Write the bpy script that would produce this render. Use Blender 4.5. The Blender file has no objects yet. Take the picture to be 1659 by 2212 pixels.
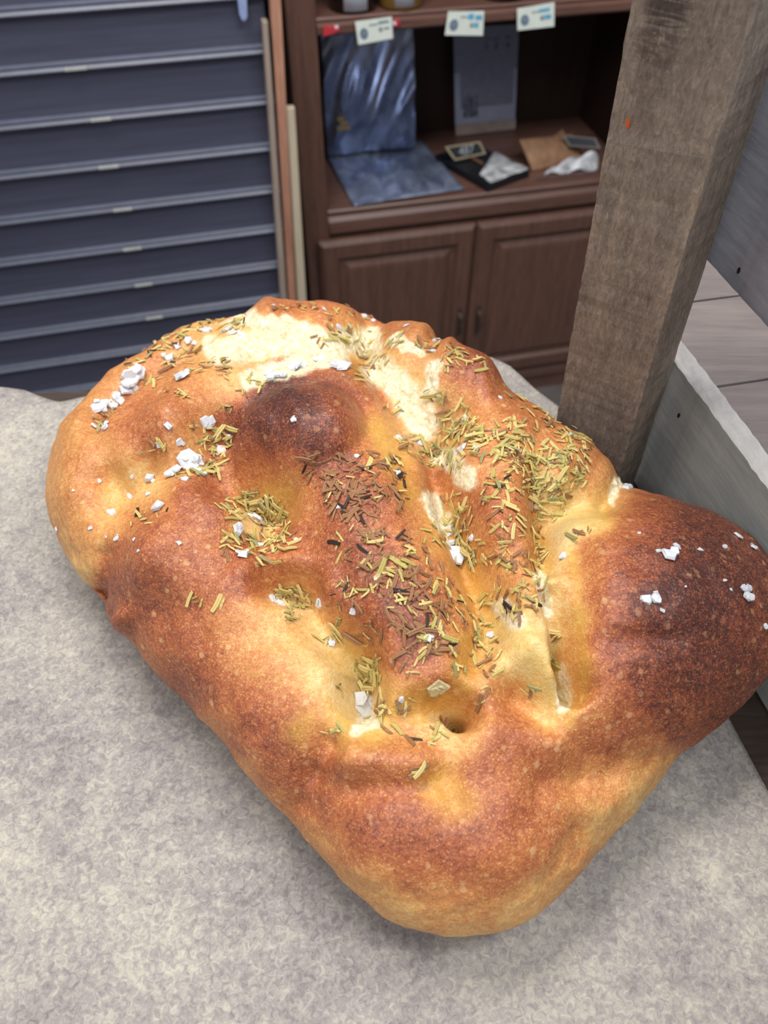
import bpy, bmesh, math, random
import numpy as np
from mathutils import Vector, Matrix
from mathutils.bvhtree import BVHTree

random.seed(7)
scene = bpy.context.scene
COL = scene.collection
ZT = 1.05               # height of the table top above the floor

# ---------------------------------------------------------------- camera numbers (shared by the camera and the sculpting)
FPX = 1600.0            # focal length in pixels of the 1659 x 2212 frame
PITCH = math.radians(50)
HCAM = 0.36             # camera above the table top
CP, SP = math.cos(PITCH), math.sin(PITCH)

def to_px(P):
    """points (N,3), table top = 0, camera at (0,0,HCAM) -> pixel u, v and depth"""
    x, y, z = P[:, 0], P[:, 1], P[:, 2] - HCAM
    d = y * CP - z * SP
    v = y * SP + z * CP
    return 829.5 + FPX * x / d, 1106.0 - FPX * v / d, d

# ---------------------------------------------------------------- the loaf: a domed body ...
def loaf_body(N, RAD, cx, cy):
    s = np.linspace(-1, 1, N)
    S, T = np.meshgrid(s, s)
    S = S + 1e-9
    big = np.abs(S) > np.abs(T)
    r = np.where(big, np.abs(S), np.abs(T))
    with np.errstate(divide='ignore', invalid='ignore'):
        phi = np.where(big, (np.pi / 4) * (T / S) + np.where(S < 0, np.pi, 0),
                       np.pi / 2 - (np.pi / 4) * (S / np.where(T == 0, 1e-9, T)) + np.where(T < 0, np.pi, 0))
    phi = np.mod(phi, 2 * np.pi)
    K = len(RAD)
    fine = np.interp(np.arange(K * 10) / 10.0, np.arange(K + 1), np.append(RAD, RAD[0]))
    g = np.exp(-0.5 * (np.arange(-15, 16) / 6.0) ** 2); g /= g.sum()
    fine = np.convolve(np.concatenate([fine[-15:], fine, fine[:15]]), g, 'valid')
    fine = np.append(fine, fine[0])
    def surf(r, phi):
        R = np.interp(np.mod(phi, 2 * np.pi) / (2 * np.pi) * K * 10, np.arange(K * 10 + 1), fine)
        # profile: r<.86 the top half of the dome, beyond it the flank curling under
        a = np.where(r < 0.86, r / 0.86 * (np.pi / 2), np.pi / 2 + (r - 0.86) / 0.14 * 1.15)
        Ht, ze = 0.082, 0.030
        ca = np.cos(a)
        rho = R * np.clip(np.sin(a), 0, 1) ** 0.92
        up = ze + (Ht - ze) * np.clip(ca, 0, 1) ** 0.80
        dn = ze * (1 - (np.clip(-ca, 0, 1) / math.sin(1.15)) ** 1.5)
        z = np.where(a <= np.pi / 2, up, dn)
        Y = cy + rho * np.sin(phi)
        z = z * (1 + 0.24 * np.clip((Y - 0.16) / 0.22, 0, 1))        # the far half stands taller
        return np.stack([cx + rho * np.cos(phi), Y, z], -1), a
    P, a = surf(r, phi)
    q = np.maximum(r, 0.06)
    n = np.cross(surf(q + 0.012, phi)[0] - surf(q - 0.012, phi)[0], surf(q, phi + 0.03)[0] - surf(q, phi - 0.03)[0])
    n /= np.linalg.norm(n, axis=-1, keepdims=True) + 1e-12
    t = np.clip(r / 0.06, 0, 1)[..., None]                             # straight up at the very top
    n = n * t + np.array([0, 0, 1.0]) * (1 - t)
    n /= np.linalg.norm(n, axis=-1, keepdims=True)
    return P.reshape(-1, 3), n.reshape(-1, 3), a.ravel(), phi.ravel()

# ... and its swellings and hollows: (pixel polyline, swell in mm, width in px, edge power)
SWELL = [
 # the dark bump, a ball that bulges out, and the ridge that runs down from it
 ([(590, 905), (630, 870), (680, 862)], [22, 27, 22], 106, -0.8),
 ([(735, 1000), (780, 1060), (805, 1140), (850, 1230), (890, 1340), (925, 1430)], [14, 17, 18, 19, 19, 14], 105, 3.0),
 # back rim, broken into knobs
 ([(590, 690), (680, 688), (770, 702)], [13, 11, 10], 46, 2.5), ([(850, 715), (885, 735)], [9, 9], 40, 2.5), ([(970, 765), (1030, 795)], [13, 12], 44, 2.5),
 ([(890, 780)], [13], 56, 2.5), ([(960, 815), (1050, 850), (1110, 885)], [12, 11, 7], 66, 2.5),
 # right-hand ridges
 ([(1040, 960), (1085, 1040), (1095, 1140)], [8, 11, 15], 62, 2.8),
 ([(1085, 1255), (1095, 1330), (1085, 1430)], [10, 11, 11], 55, 2.8),
 ([(1160, 950), (1235, 1000), (1275, 1035)], [10, 14, 10], 78, 2.5),
 # big dark lobe on the right
 ([(1430, 1290), (1560, 1320)], [32, 30], 290, -1.1),
 # left strands
 ([(150, 1060), (180, 950), (270, 850)], [5, 7, 6], 55, 2.5),
 ([(300, 960), (340, 890), (420, 840), (480, 820)], [9, 12, 10, 6], 66, 2.5), ([(380, 930)], [6], 60, 2.5),
 ([(320, 1165), (430, 1095)], [11, 13], 84, 2.5),
 ([(330, 1290), (470, 1390), (590, 1530)], [9, 13, 11], 140, 2.5), ([(340, 1200), (480, 1240)], [6, 6], 70, 2.5),
 ([(550, 1240), (640, 1232), (700, 1270), (735, 1330)], [7, 8, 8, 6], 34, 2.0),
 # front
 ([(760, 1640), (900, 1645)], [9, 8], 50, 2.2), ([(1060, 1600), (1180, 1600)], [9, 8], 76, 2.2),
 ([(860, 1790), (1060, 1800)], [8, 8], 130, 2.5), ([(1060, 1500)], [5], 44, 2.2),
 ([(250, 1345)], [7], 24, 2.0), ([(1160, 1400), (1175, 1470)], [8, 8], 34, 2.2),
]
HOLLOW = [
 ([(480, 715), (400, 750), (330, 795), (270, 850), (225, 900), (212, 935)], [6, 13, 18, 20, 19, 8], 22, 1.7),
 ([(335, 1030), (280, 1070), (245, 1110)], [9, 17, 8], 26, 1.8), ([(205, 1050), (270, 1065)], [4, 11], 18, 1.8),
 ([(500, 955), (465, 985), (405, 1012), (335, 1035)], [17, 15, 9, 6], 34, 2.0),
 ([(505, 1090), (560, 1112), (600, 1140)], [18, 30, 20], 54, 2.8), ([(560, 1180)], [8], 36, 2.0),
 ([(610, 1295), (670, 1303)], [22, 17], 38, 2.6),
 ([(690, 1360), (740, 1420), (785, 1465), (795, 1550)], [12, 18, 27, 28], 44, 2.6),
 ([(905, 1540), (960, 1560), (982, 1583)], [9, 24, 36], 28, 2.2),
 # torn valley on the right of the ridge
 ([(780, 790), (840, 850), (890, 930), (930, 1000)], [14, 15, 15, 16], 46, 2.4),
 ([(940, 1050), (955, 1120), (985, 1200), (1030, 1290), (1055, 1370), (1035, 1440)], [18, 23, 21, 18, 18, 8], 34, 2.2),
 ([(985, 920), (960, 955)], [13, 13], 34, 2.0),
 # crumb behind the dark bump
 ([(560, 790), (640, 765), (720, 752), (790, 765)], [10, 13, 15, 19], 40, 2.2),
 # second valley and the long slit
 ([(1150, 1080), (1160, 1160), (1170, 1250)], [9, 16, 14], 28, 2.2),
 ([(1178, 1310), (1197, 1380), (1210, 1450), (1215, 1525)], [12, 21, 36, 27], 23, 2.2),
 ([(1225, 1110), (1290, 1110)], [12, 11], 45, 2.2), ([(1330, 1060), (1310, 1090)], [3, 5], 22, 2.0),
 ([(1245, 1200), (1245, 1290), (1250, 1400)], [6, 8, 6], 30, 2.0),
 ([(1080, 1200)], [6], 22, 2.0), ([(1180, 1560), (1080, 1490)], [6, 5], 34, 2.0),
 ([(960, 1690), (985, 1760)], [5, 3], 36, 2.0), ([(720, 1620), (690, 1660)], [6, 5], 30, 2.0),
 ([(235, 1210), (225, 1290)], [4, 7], 24, 2.0), ([(680, 1690), (660, 1740)], [5, 4], 30, 2.0),
 ([(1330, 1395), (1400, 1385)], [4, 4], 26, 2.0), ([(770, 1708), (910, 1700)], [3.5, 3.5], 34, 2.0), ([(1440, 1390)], [3], 26, 2.0),
 ([(1180, 1690), (1300, 1680)], [4, 4], 40, 2.0), ([(1250, 1800), (1180, 1900)], [3, 3], 40, 2.0),
]
STROKES = [(p, a, w, e, 1) for p, a, w, e in SWELL] + [(p, a, w, e, -1) for p, a, w, e in HOLLOW]
def shape(d, w, e):
    return np.exp(-(d / w) ** e) if e > 0 else np.clip(1 - (d / w) ** 2, 0, 1) ** -e

def seg_dist(U, V, line, vals):
    """distance of the points to a polyline, and the value interpolated along it"""
    best = np.full(U.shape, 1e9); val = np.zeros(U.shape)
    if len(line) == 1:
        return np.hypot(U - line[0][0], V - line[0][1]), np.full(U.shape, float(vals[0]))
    for (x0, y0), (x1, y1), a0, a1 in zip(line[:-1], line[1:], vals[:-1], vals[1:]):
        dx, dy = x1 - x0, y1 - y0
        t = np.clip(((U - x0) * dx + (V - y0) * dy) / (dx * dx + dy * dy + 1e-9), 0, 1)
        d = np.hypot(U - x0 - t * dx, V - y0 - t * dy)
        m = d < best
        best = np.where(m, d, best); val = np.where(m, a0 + t * (a1 - a0), val)
    return best, val

def waves(P, seed, lo, hi, n):
    rg = np.random.RandomState(seed)
    out = np.zeros(len(P))
    for _ in range(n):
        k = rg.normal(size=3); k /= np.linalg.norm(k)
        L = math.exp(rg.uniform(math.log(lo), math.log(hi)))
        out += np.sin(P @ k * (2 * np.pi / L) + rg.uniform(0, 6.28)) * (L / hi) ** 0.7
    return out / math.sqrt(n)

def smooth01(x, a, b):
    t = np.clip((x - a) / (b - a), 0, 1)
    return t * t * (3 - 2 * t)

def relief(P, n, a, lines):
    """displacement (m) along the normal; lines = the strokes' polylines on the undisplaced body"""
    U, V, _ = to_px(P)
    toward = np.array([0, 0, HCAM]) - P
    toward /= np.linalg.norm(toward, axis=1, keepdims=True)
    fade = smooth01((n * toward).sum(1), -0.30, 0.10) * smooth01(a, 2.2, 1.5)
    D = np.zeros(len(P))
    for (p, am, w, e, sg), L in zip(STROKES, lines):
        d, v = seg_dist(U, V, L, am)
        D += sg * v * 1e-3 * shape(d, w, e)
    D = D * fade
    D += (0.0011 * waves(P, 3, 0.016, 0.06, 26) + 0.0004 * waves(P, 4, 0.008, 0.02, 40)) * smooth01(a, 2.3, 1.7)
    return D

def bend_dir(n):
    m = n * np.array([1, 1, 1.0]) + np.array([0, 0, 0.5])
    return m / np.linalg.norm(m, axis=1, keepdims=True)

def settle(RAD, cx, cy, N=150, rounds=5):
    """where each stroke starts on the plain body so that it ends up where the loaf shows it"""
    P, n, a, phi = loaf_body(N, RAD, cx, cy)
    m = bend_dir(n)
    U0, V0, _ = to_px(P)
    ok = a < 1.75
    lines = [list(p) for p, *_ in STROKES]
    for _ in range(rounds):
        Q = P + m * relief(P, n, a, lines)[:, None]
        U, V, d = to_px(Q)
        new = []
        for (p, *_r), old in zip(STROKES, lines):
            L = []
            for (x, y), (ox, oy) in zip(p, old):
                dist = np.hypot(U - x, V - y)
                near = np.where(ok & (dist < max(9.0, np.min(np.where(ok, dist, 1e9)) + 3)))[0]
                k = near[np.argsort(d[near])[:6]]
                bx = (U0[k] + x - U[k]).mean(); by = (V0[k] + y - V[k]).mean()
                L.append((ox * .4 + bx * .6, oy * .4 + by * .6))
            new.append(L)
        lines = new
    return lines

# ================================================================ camera, world, lights, exposure
cam_data = bpy.data.cameras.new('camera')
cam = bpy.data.objects.new('camera', cam_data)
COL.objects.link(cam)
cam.location = (0, 0, ZT + HCAM)
cam.rotation_euler = (math.pi / 2 - PITCH, 0, 0)
cam_data.sensor_fit = 'VERTICAL'
cam_data.sensor_height = 24.0
cam_data.sensor_width = 18.0
cam_data.lens = FPX / 2212.0 * 24.0
cam_data.clip_start = 0.01
cam_data.dof.use_dof = True
cam_data.dof.focus_distance = 0.345
cam_data.dof.aperture_fstop = 6.5
scene.camera = cam

scene.view_settings.view_transform = 'Standard'
scene.view_settings.look = 'None'
scene.view_settings.gamma = 1.0
scene.view_settings.exposure = 0.0
scene.view_settings.use_curve_mapping = False

scene.cycles.max_bounces = 7; scene.cycles.diffuse_bounces = 3; scene.cycles.glossy_bounces = 3; scene.cycles.transmission_bounces = 6

world = bpy.data.worlds.new('world')
scene.world = world
world.use_nodes = True
bg = world.node_tree.nodes['Background']
bg.inputs[0].default_value = (0.86, 0.92, 1.0, 1)
bg.inputs[1].default_value = 0.28

def area_light(name, loc, aim, sx, sy, power, color):
    d = bpy.data.lights.new(name, 'AREA')
    d.shape = 'RECTANGLE'; d.size = sx; d.size_y = sy; d.energy = power; d.color = color
    o = bpy.data.objects.new(name, d); COL.objects.link(o)
    o.location = loc
    o.rotation_euler = (Vector(aim) - Vector(loc)).to_track_quat('-Z', 'Y').to_euler()
    return o
area_light('ceiling_light', (-0.35, 0.75, ZT + 1.55), (0, 0.25, ZT), 1.0, 0.4, 24, (1.0, 0.97, 0.93))
area_light('ceiling_light', (-0.7, -0.9, ZT + 1.5), (0, 0.3, ZT), 1.2, 0.5, 13, (0.93, 0.96, 1.0))
area_light('ceiling_light', (0.75, 0.15, ZT + 1.7), (0.25, 1.5, ZT - 0.1), 1.2, 0.35, 26, (0.95, 0.97, 1.0))

# ================================================================ helpers
def ray(u, v):
    a = (u - 829.5) / FPX; b = -(v - 1106.0) / FPX
    return np.array([a, CP + b * SP, -SP + b * CP])

def on_level(u, v, z):
    """point on the level z (above the table top) seen at a pixel of the photograph"""
    r = ray(u, v); t = (z - HCAM) / r[2]
    return (r[0] * t, r[1] * t, HCAM + r[2] * t)

def on_front(u, v, ang, y0):
    """point on the upright plane through (0,y0) that runs at ang degrees"""
    d = (math.cos(math.radians(ang)), math.sin(math.radians(ang)))
    r = ray(u, v); t = (d[0] * y0) / (-d[1] * r[0] + d[0] * r[1])
    return (r[0] * t, r[1] * t, HCAM + r[2] * t)

def W(p):
    return (p[0], p[1], p[2] + ZT)

def lin(c):
    return tuple(((x / 255) / 12.92 if x / 255 <= 0.04045 else ((x / 255 + 0.055) / 1.055) ** 2.4) for x in c[:3]) + (1.0,)

def mesh_obj(name, verts, faces, mat, parent=None, smooth=False, loc=None):
    me = bpy.data.meshes.new(name)
    me.from_pydata([tuple(v) for v in verts], [], faces)
    me.update()
    if mat is not None:
        me.materials.append(mat)
    if smooth:
        me.polygons.foreach_set('use_smooth', [True] * len(me.polygons))
    o = bpy.data.objects.new(name, me)
    COL.objects.link(o)
    if parent is not None:
        o.parent = parent
    if loc is not None:
        o.location = loc
    return o

def bm_obj(name, bm, mat, parent=None, smooth=False):
    bmesh.ops.recalc_face_normals(bm, faces=bm.faces)
    me = bpy.data.meshes.new(name)
    bm.to_mesh(me); bm.free()
    if mat is not None:
        me.materials.append(mat)
    if smooth:
        me.polygons.foreach_set('use_smooth', [True] * len(me.polygons))
    o = bpy.data.objects.new(name, me)
    COL.objects.link(o)
    if parent is not None:
        o.parent = parent
    return o

def tag(o, label, cat, group=None, kind=None):
    if label: o['label'] = label
    if cat: o['category'] = cat
    if group: o['group'] = group
    if kind: o['kind'] = kind
    return o

def thing(name, label, cat, loc=(0, 0, 0), rotz=0.0, group=None):
    o = bpy.data.objects.new(name, None)
    COL.objects.link(o)
    o.location = loc; o.rotation_euler = (0, 0, rotz); o.empty_display_size = 0.02
    return tag(o, label, cat, group)

def add_box(bm, lo, hi, bevel=0.0):
    x0, y0, z0 = lo; x1, y1, z1 = hi
    vs = [bm.verts.new(c) for c in ((x0, y0, z0), (x1, y0, z0), (x1, y1, z0), (x0, y1, z0), (x0, y0, z1), (x1, y0, z1), (x1, y1, z1), (x0, y1, z1))]
    fs = [bm.faces.new([vs[i] for i in q]) for q in ((0, 3, 2, 1), (4, 5, 6, 7), (0, 1, 5, 4), (1, 2, 6, 5), (2, 3, 7, 6), (3, 0, 4, 7))]
    if bevel:
        es = list({e for f in fs for e in f.edges})
        bmesh.ops.bevel(bm, geom=es, offset=bevel, segments=2, affect='EDGES', profile=0.6)

def box(name, lo, hi, mat, parent=None, bevel=0.0):
    bm = bmesh.new(); add_box(bm, lo, hi, bevel)
    return bm_obj(name, bm, mat, parent)

def prism(name, quad, push, mat, parent=None, bevel=0.0):
    """a polygon of 3-D points pushed along a vector"""
    bm = bmesh.new()
    a = [bm.verts.new(p) for p in quad]
    b = [bm.verts.new((p[0] + push[0], p[1] + push[1], p[2] + push[2])) for p in quad]
    n = len(quad)
    bm.faces.new(a); bm.faces.new(b[::-1])
    for i in range(n):
        bm.faces.new((a[i], a[(i + 1) % n], b[(i + 1) % n], b[i]))
    if bevel:
        bmesh.ops.bevel(bm, geom=list(bm.edges), offset=bevel, segments=2, affect='EDGES', profile=0.6)
    return bm_obj(name, bm, mat, parent)

# ---------------------------------------------------------------- materials
class Nodes:
    def __init__(self, name):
        self.m = bpy.data.materials.new(name); self.m.use_nodes = True
        self.t = self.m.node_tree
        self.b = self.t.nodes['Principled BSDF']
        self.tc = self.t.nodes.new('ShaderNodeTexCoord')
    def n(self, kind, **kw):
        x = self.t.nodes.new('ShaderNode' + kind)
        for k, v in kw.items(): setattr(x, k, v)
        return x
    def l(self, a, b):
        self.t.links.new(a, b)
    def put(self, sock, v):
        if hasattr(v, 'is_linked') or hasattr(v, 'links'):
            self.l(v, sock)
        else:
            sock.default_value = v
    def coords(self, scale=(1, 1, 1), rot=(0, 0, 0)):
        mp = self.n('Mapping')
        mp.inputs['Scale'].default_value = scale; mp.inputs['Rotation'].default_value = rot
        self.l(self.tc.outputs['Object'], mp.inputs['Vector'])
        return mp.outputs[0]
    def noise(self, vec, scale, detail=3.0, rough=0.55, dist=0.0):
        x = self.n('TexNoise')
        self.l(vec, x.inputs['Vector'])
        x.inputs['Scale'].default_value = scale; x.inputs['Detail'].default_value = detail
        x.inputs['Roughness'].default_value = rough; x.inputs['Distortion'].default_value = dist
        return x.outputs[0]
    def voronoi(self, vec, scale, feature='F1'):
        x = self.n('TexVoronoi', feature=feature)
        self.l(vec, x.inputs['Vector']); x.inputs['Scale'].default_value = scale
        return x
    def math(self, op, a, b=0.0, c=None, clamp=False):
        x = self.n('Math', operation=op, use_clamp=clamp)
        self.put(x.inputs[0], a); self.put(x.inputs[1], b)
        if c is not None: self.put(x.inputs[2], c)
        return x.outputs[0]
    def range(self, v, a, b, c=0.0, d=1.0):
        x = self.n('MapRange', interpolation_type='SMOOTHSTEP')
        self.put(x.inputs[0], v)
        for i, q in enumerate((a, b, c, d)): x.inputs[i + 1].default_value = q
        return x.outputs[0]
    def ramp(self, v, stops):
        x = self.n('ValToRGB')
        e = x.color_ramp.elements
        while len(e) < len(stops): e.new(0.5)
        for el, (p, c) in zip(e, stops):
            el.position = p; el.color = lin(c)
        self.put(x.inputs[0], v)
        return x.outputs[0]
    def mix(self, f, a, b, blend='MIX'):
        x = self.n('Mix', data_type='RGBA', blend_type=blend)
        self.put(x.inputs[0], f); self.put(x.inputs[6], a); self.put(x.inputs[7], b)
        return x.outputs[2]
    def bump(self, h, strength, dist, prev=None):
        x = self.n('Bump')
        x.inputs['Strength'].default_value = strength; x.inputs['Distance'].default_value = dist
        self.l(h, x.inputs['Height'])
        if prev is not None: self.l(prev, x.inputs['Normal'])
        return x.outputs[0]
    def done(self, color=None, rough=0.5, normal=None, spec=0.5, metal=0.0, **kw):
        if color is not None: self.put(self.b.inputs['Base Color'], color)
        self.put(self.b.inputs['Roughness'], rough)
        self.b.inputs['Specular IOR Level'].default_value = spec
        self.b.inputs['Metallic'].default_value = metal
        if normal is not None: self.l(normal, self.b.inputs['Normal'])
        for k, v in kw.items():
            self.put(self.b.inputs[k.replace('_', ' ')], v)
        return self.m

def plain(name, c, rough=0.5, spec=0.5, metal=0.0, vary=0.06, scale=60.0, **kw):
    N = Nodes(name)
    f = N.noise(N.coords(), scale, 3)
    a = tuple(max(0, x * (1 - vary)) for x in c); b = tuple(min(255, x * (1 + vary)) for x in c)
    return N.done(N.ramp(f, [(0.3, a), (0.7, b)]), rough, spec=spec, metal=metal, **kw)

def wood(name, dark, light, stretch, rough=0.5, spec=0.4, fibre=0.0, bump=0.3, scale=1.0, rot=(0, 0, 0)):
    """stretch = per-axis scale; small along the grain"""
    N = Nodes(name)
    v = N.coords(stretch, rot)
    g = N.noise(v, 22 * scale, 5, 0.6, 0.4)
    fine = N.noise(v, 110 * scale, 4, 0.65)
    f = N.math('ADD', N.math('MULTIPLY', g, 0.55), N.math('MULTIPLY', fine, 0.45))
    col = N.ramp(f, [(0.34, dark), (0.66, light)])
    h = f
    if fibre:
        hair = N.noise(N.coords((1, 1, 0.35)), 420, 3, 0.6, 1.2)
        k = N.range(hair, 0.5, 0.68)
        pale = tuple(min(255, x * 1.25 + 18) for x in light)
        col = N.mix(N.math('MULTIPLY', k, fibre), col, lin(pale))
        h = N.math('ADD', f, N.math('MULTIPLY', k, 0.6))
    return N.done(col, rough, N.bump(h, bump, 0.0012), spec)

# ================================================================ the room
M_floor = plain('floor_concrete', (98, 92, 88), 0.7, vary=0.1, scale=8)
M_wall = plain('painted_wall', (70, 66, 64), 0.8)
tag(box('floor', (-3, -2.5, -0.1), (3, 2.9, 0), M_floor), None, None, kind='structure')
A14 = math.radians(14); A13 = math.radians(13)
ws = box('wall_back', (-2.6, 0, 0), (2.6, 0.1, 2.9), M_wall)
ws.location = (0, 2.02, 0); ws.rotation_euler = (0, 0, A13)
tag(ws, None, None, kind='structure')

# ---------------------------------------------------------------- roller shutter
SH0 = 1.48
N = Nodes('shutter_metal')
v = N.coords((0.15, 1, 3))
N_f = N.noise(v, 30, 4, 0.6)
M_shutter = N.done(N.ramp(N_f, [(0.3, (72, 73, 90)), (0.7, (84, 85, 103))]), 0.42, N.bump(N.noise(N.coords(), 900, 2), 0.12, 0.0006), 0.5)
sh = thing('roller_shutter', 'dark blue grey roller shutter of horizontal slats with ceiling light painted along its joints', 'shutter', (0, SH0, 0), A14)
# the slat lines measured on the photograph, scaled to the shutter's distance
kz = SH0 / 1.3
pitch_z = 0.0715 * kz
z_first = ZT + HCAM - (HCAM + 0.047) * kz
prof = []                       # (y towards the room is negative, z)
z = z_first + 14 * pitch_z
zs = []
while z > 0.05:
    zs.append(z); z -= pitch_z
top = zs[0] + pitch_z
for z in zs:
    up = z + pitch_z
    # from the joint above downwards: flat face, double bead at the joint
    prof += [(0.0, up - 0.012), (-0.0006, z + 0.020), (-0.0015, z + 0.0085), (-0.0075, z + 0.0050), (-0.0078, z + 0.0038), (-0.0062, z + 0.0030), (-0.0062, z + 0.0018), (-0.0105, z - 0.0030), (-0.0105, z - 0.0050), (-0.003, z - 0.0066)]
verts = []; faces = []
SX0, SX1 = -1.9, -0.205
for i, (y, zz) in enumerate(prof):
    verts += [(SX0, y, zz), (SX1, y, zz)]
    if i: faces.append((2 * i - 2, 2 * i - 1, 2 * i + 1, 2 * i))
n0 = len(verts)
for (y, zz) in ((0.02, prof[-1][1]), (0.02, prof[0][1])):
    verts += [(SX0, y, zz), (SX1, y, zz)]
faces += [(n0 - 2, n0 - 1, n0 + 1, n0), (n0, n0 + 1, n0 + 3, n0 + 2), (n0 + 2, n0 + 3, 1, 0)]
cur = mesh_obj('curtain', verts, faces, M_shutter, sh)
M_ledge_glint = plain('shutter_ledge_glint', (92, 97, 114), 0.35, vary=0.05)  # ceiling reflections on the ledges, put into their colour as a paler grey
cur.data.materials.append(M_ledge_glint)
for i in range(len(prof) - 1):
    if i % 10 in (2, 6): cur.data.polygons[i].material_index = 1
zb = prof[-1][1]
box('bottom_rail', (SX0, -0.016, 0.002), (SX1, 0.022, zb + 0.004), M_shutter, sh, 0.002)
# the little end locks that catch the light along one slanting row
M_lock = plain('bare_metal', (205, 205, 200), 0.35, metal=0.15)
for (px, py) in ((140, 145), (192, 243), (212, 353), (243, 445), (265, 531), (290, 608), (315, 683)):
    p = on_front(px, py, 14, SH0)
    s = p[0] * math.cos(A14) + (p[1] - SH0) * math.sin(A14)
    k = round((p[2] + ZT - z_first) / pitch_z)
    zz = z_first + k * pitch_z
    box('slat_lock', (s, -0.0125, zz - 0.004), (s + 0.035, -0.0085, zz + 0.0005), M_lock, sh, 0.0006)

M_strap = plain('pale_blue_webbing', (150, 165, 205), 0.6)
q = [on_front(x, y, 14, SH0 - 0.016) for x, y in ((506, -60), (530, -60), (534, 36), (530, 45), (523, 44), (517, 30))]
o = prism('pull_strap', [W(p) for p in q], (0, 0.003, 0), M_strap)
tag(o, 'pale blue strap end hanging down in front of the dark shutter', 'strap')

# ---------------------------------------------------------------- boards leaning between the shutter and the cabinet
def plank(name, top, y0, mat, thick, label):
    """top corners (2 px) and lower corners (2 px); carried on down to the floor"""
    a, b, c, d = [on_front(x, y, 14, y0) for x, y in top]        # top-left, top-right, low-right, low-left
    def down(p, q):
        t = (-ZT - p[2]) / (q[2] - p[2])
        return (p[0] + (q[0] - p[0]) * t, p[1] + (q[1] - p[1]) * t, -ZT)
    quad = [W(p) for p in (a, b, down(b, c), down(a, d))]
    o = prism(name, quad, (-math.sin(A14) * thick, math.cos(A14) * thick, 0), mat, None, 0.0015)
    return tag(o, label, 'board')
M_redwood = wood('red_brown_wood', (160, 110, 88), (204, 150, 124), (3, 3, 0.25), 0.55)
M_greywood = wood('grey_brown_wood', (146, 130, 120), (182, 162, 146), (3, 3, 0.25), 0.65)
M_cream = wood('raw_pale_wood', (192, 174, 146), (216, 202, 176), (3, 3, 0.2), 0.6)
plank('wooden_board', ((567, 48), (579, 48), (620, 650), (607, 650)), 1.440, M_greywood, 0.022, 'grey brown board edge beside the shutter, lowest-left of the leaning boards')
plank('wooden_board', ((580, -60), (604, -60), (640, 650), (624, 650)), 1.446, M_redwood, 0.022, 'tall reddish brown board between shutter and cabinet reaching past the picture top')
plank('wooden_lath', ((619, 234), (637, 234), (662, 650), (643, 650)), 1.452, M_cream, 0.016, 'short pale raw wood lath standing against the left side of the brown cabinet')

# ---------------------------------------------------------------- the brown cabinet
CB0 = 1.55
KC = CB0 / 1.5
def cz(z):            # heights read on the photograph -> height above the floor
    return ZT + HCAM - (HCAM - z) * KC
M_cab = wood('red_brown_cabinet_wood', (84, 58, 49), (116, 83, 70), (4, 4, 0.3), 0.38, 0.5, bump=0.12)
M_cabh = wood('red_brown_cabinet_wood_cross_grain', (88, 61, 52), (120, 86, 74), (0.3, 4, 4), 0.38, 0.5, bump=0.12)
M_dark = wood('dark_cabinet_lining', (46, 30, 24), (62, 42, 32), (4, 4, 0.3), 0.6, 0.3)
M_black = plain('black_lacquer', (22, 21, 22), 0.4)
cab = thing('display_cabinet', 'reddish brown wooden cabinet with open shelves above two panelled doors', 'cabinet', (0, CB0, 0), A13)
SO = 1.5 * math.sin(A13)
s0, s1 = (0.165 - SO) * KC, (0.96 - SO) * KC
si, so = (0.2175 - SO) * KC, (0.91 - SO) * KC
DEP = 0.34
zl_t, zl_b = cz(-0.421), cz(-0.4725)
zu_t, zu_b = cz(-0.072), cz(-0.0985)
ZTOP = cz(0.28)
for a, b in ((s0, si), (so, s1)):
    bm = bmesh.new(); add_box(bm, (a, 0, 0.0), (b, 0.022, ZTOP), 0.003)
    bm_obj('stile', bm, M_cab, cab)
box('side_panel', (s0 + 0.002, 0.0225, 0), (s0 + 0.018, DEP, ZTOP), M_cab, cab)
box('side_panel', (s1 - 0.018, 0.0225, 0), (s1 - 0.002, DEP, ZTOP), M_cab, cab)
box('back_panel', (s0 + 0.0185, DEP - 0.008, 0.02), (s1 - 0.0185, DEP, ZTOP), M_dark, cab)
box('top_board', (s0 - 0.01, -0.01, ZTOP + 0.0005), (s1 + 0.01, DEP + 0.005, ZTOP + 0.024), M_cabh, cab, 0.003)
# inner faces of the sides
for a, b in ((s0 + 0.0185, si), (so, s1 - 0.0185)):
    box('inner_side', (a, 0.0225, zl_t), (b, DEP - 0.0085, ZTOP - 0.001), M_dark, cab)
# shelves with a moulded front edge
def shelf(zt, zb, name):
    v = [(0.0, zb), (-0.004, zb + 0.004), (-0.004, zb + (zt - zb) * 0.55), (0.003, zb + (zt - zb) * 0.72), (0.001, zt - 0.003), (0.004, zt), (DEP - 0.009, zt), (DEP - 0.009, zt - 0.014), (0.022, zt - 0.014), (0.022, zb)]
    quad = [(si + 0.0005, y, z) for y, z in v]
    return prism(name, quad, (so - si - 0.001, 0, 0), M_cabh, cab)
shelf(zl_t, zl_b, 'lower_shelf'); shelf(zu_t, zu_b, 'upper_shelf')
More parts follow.
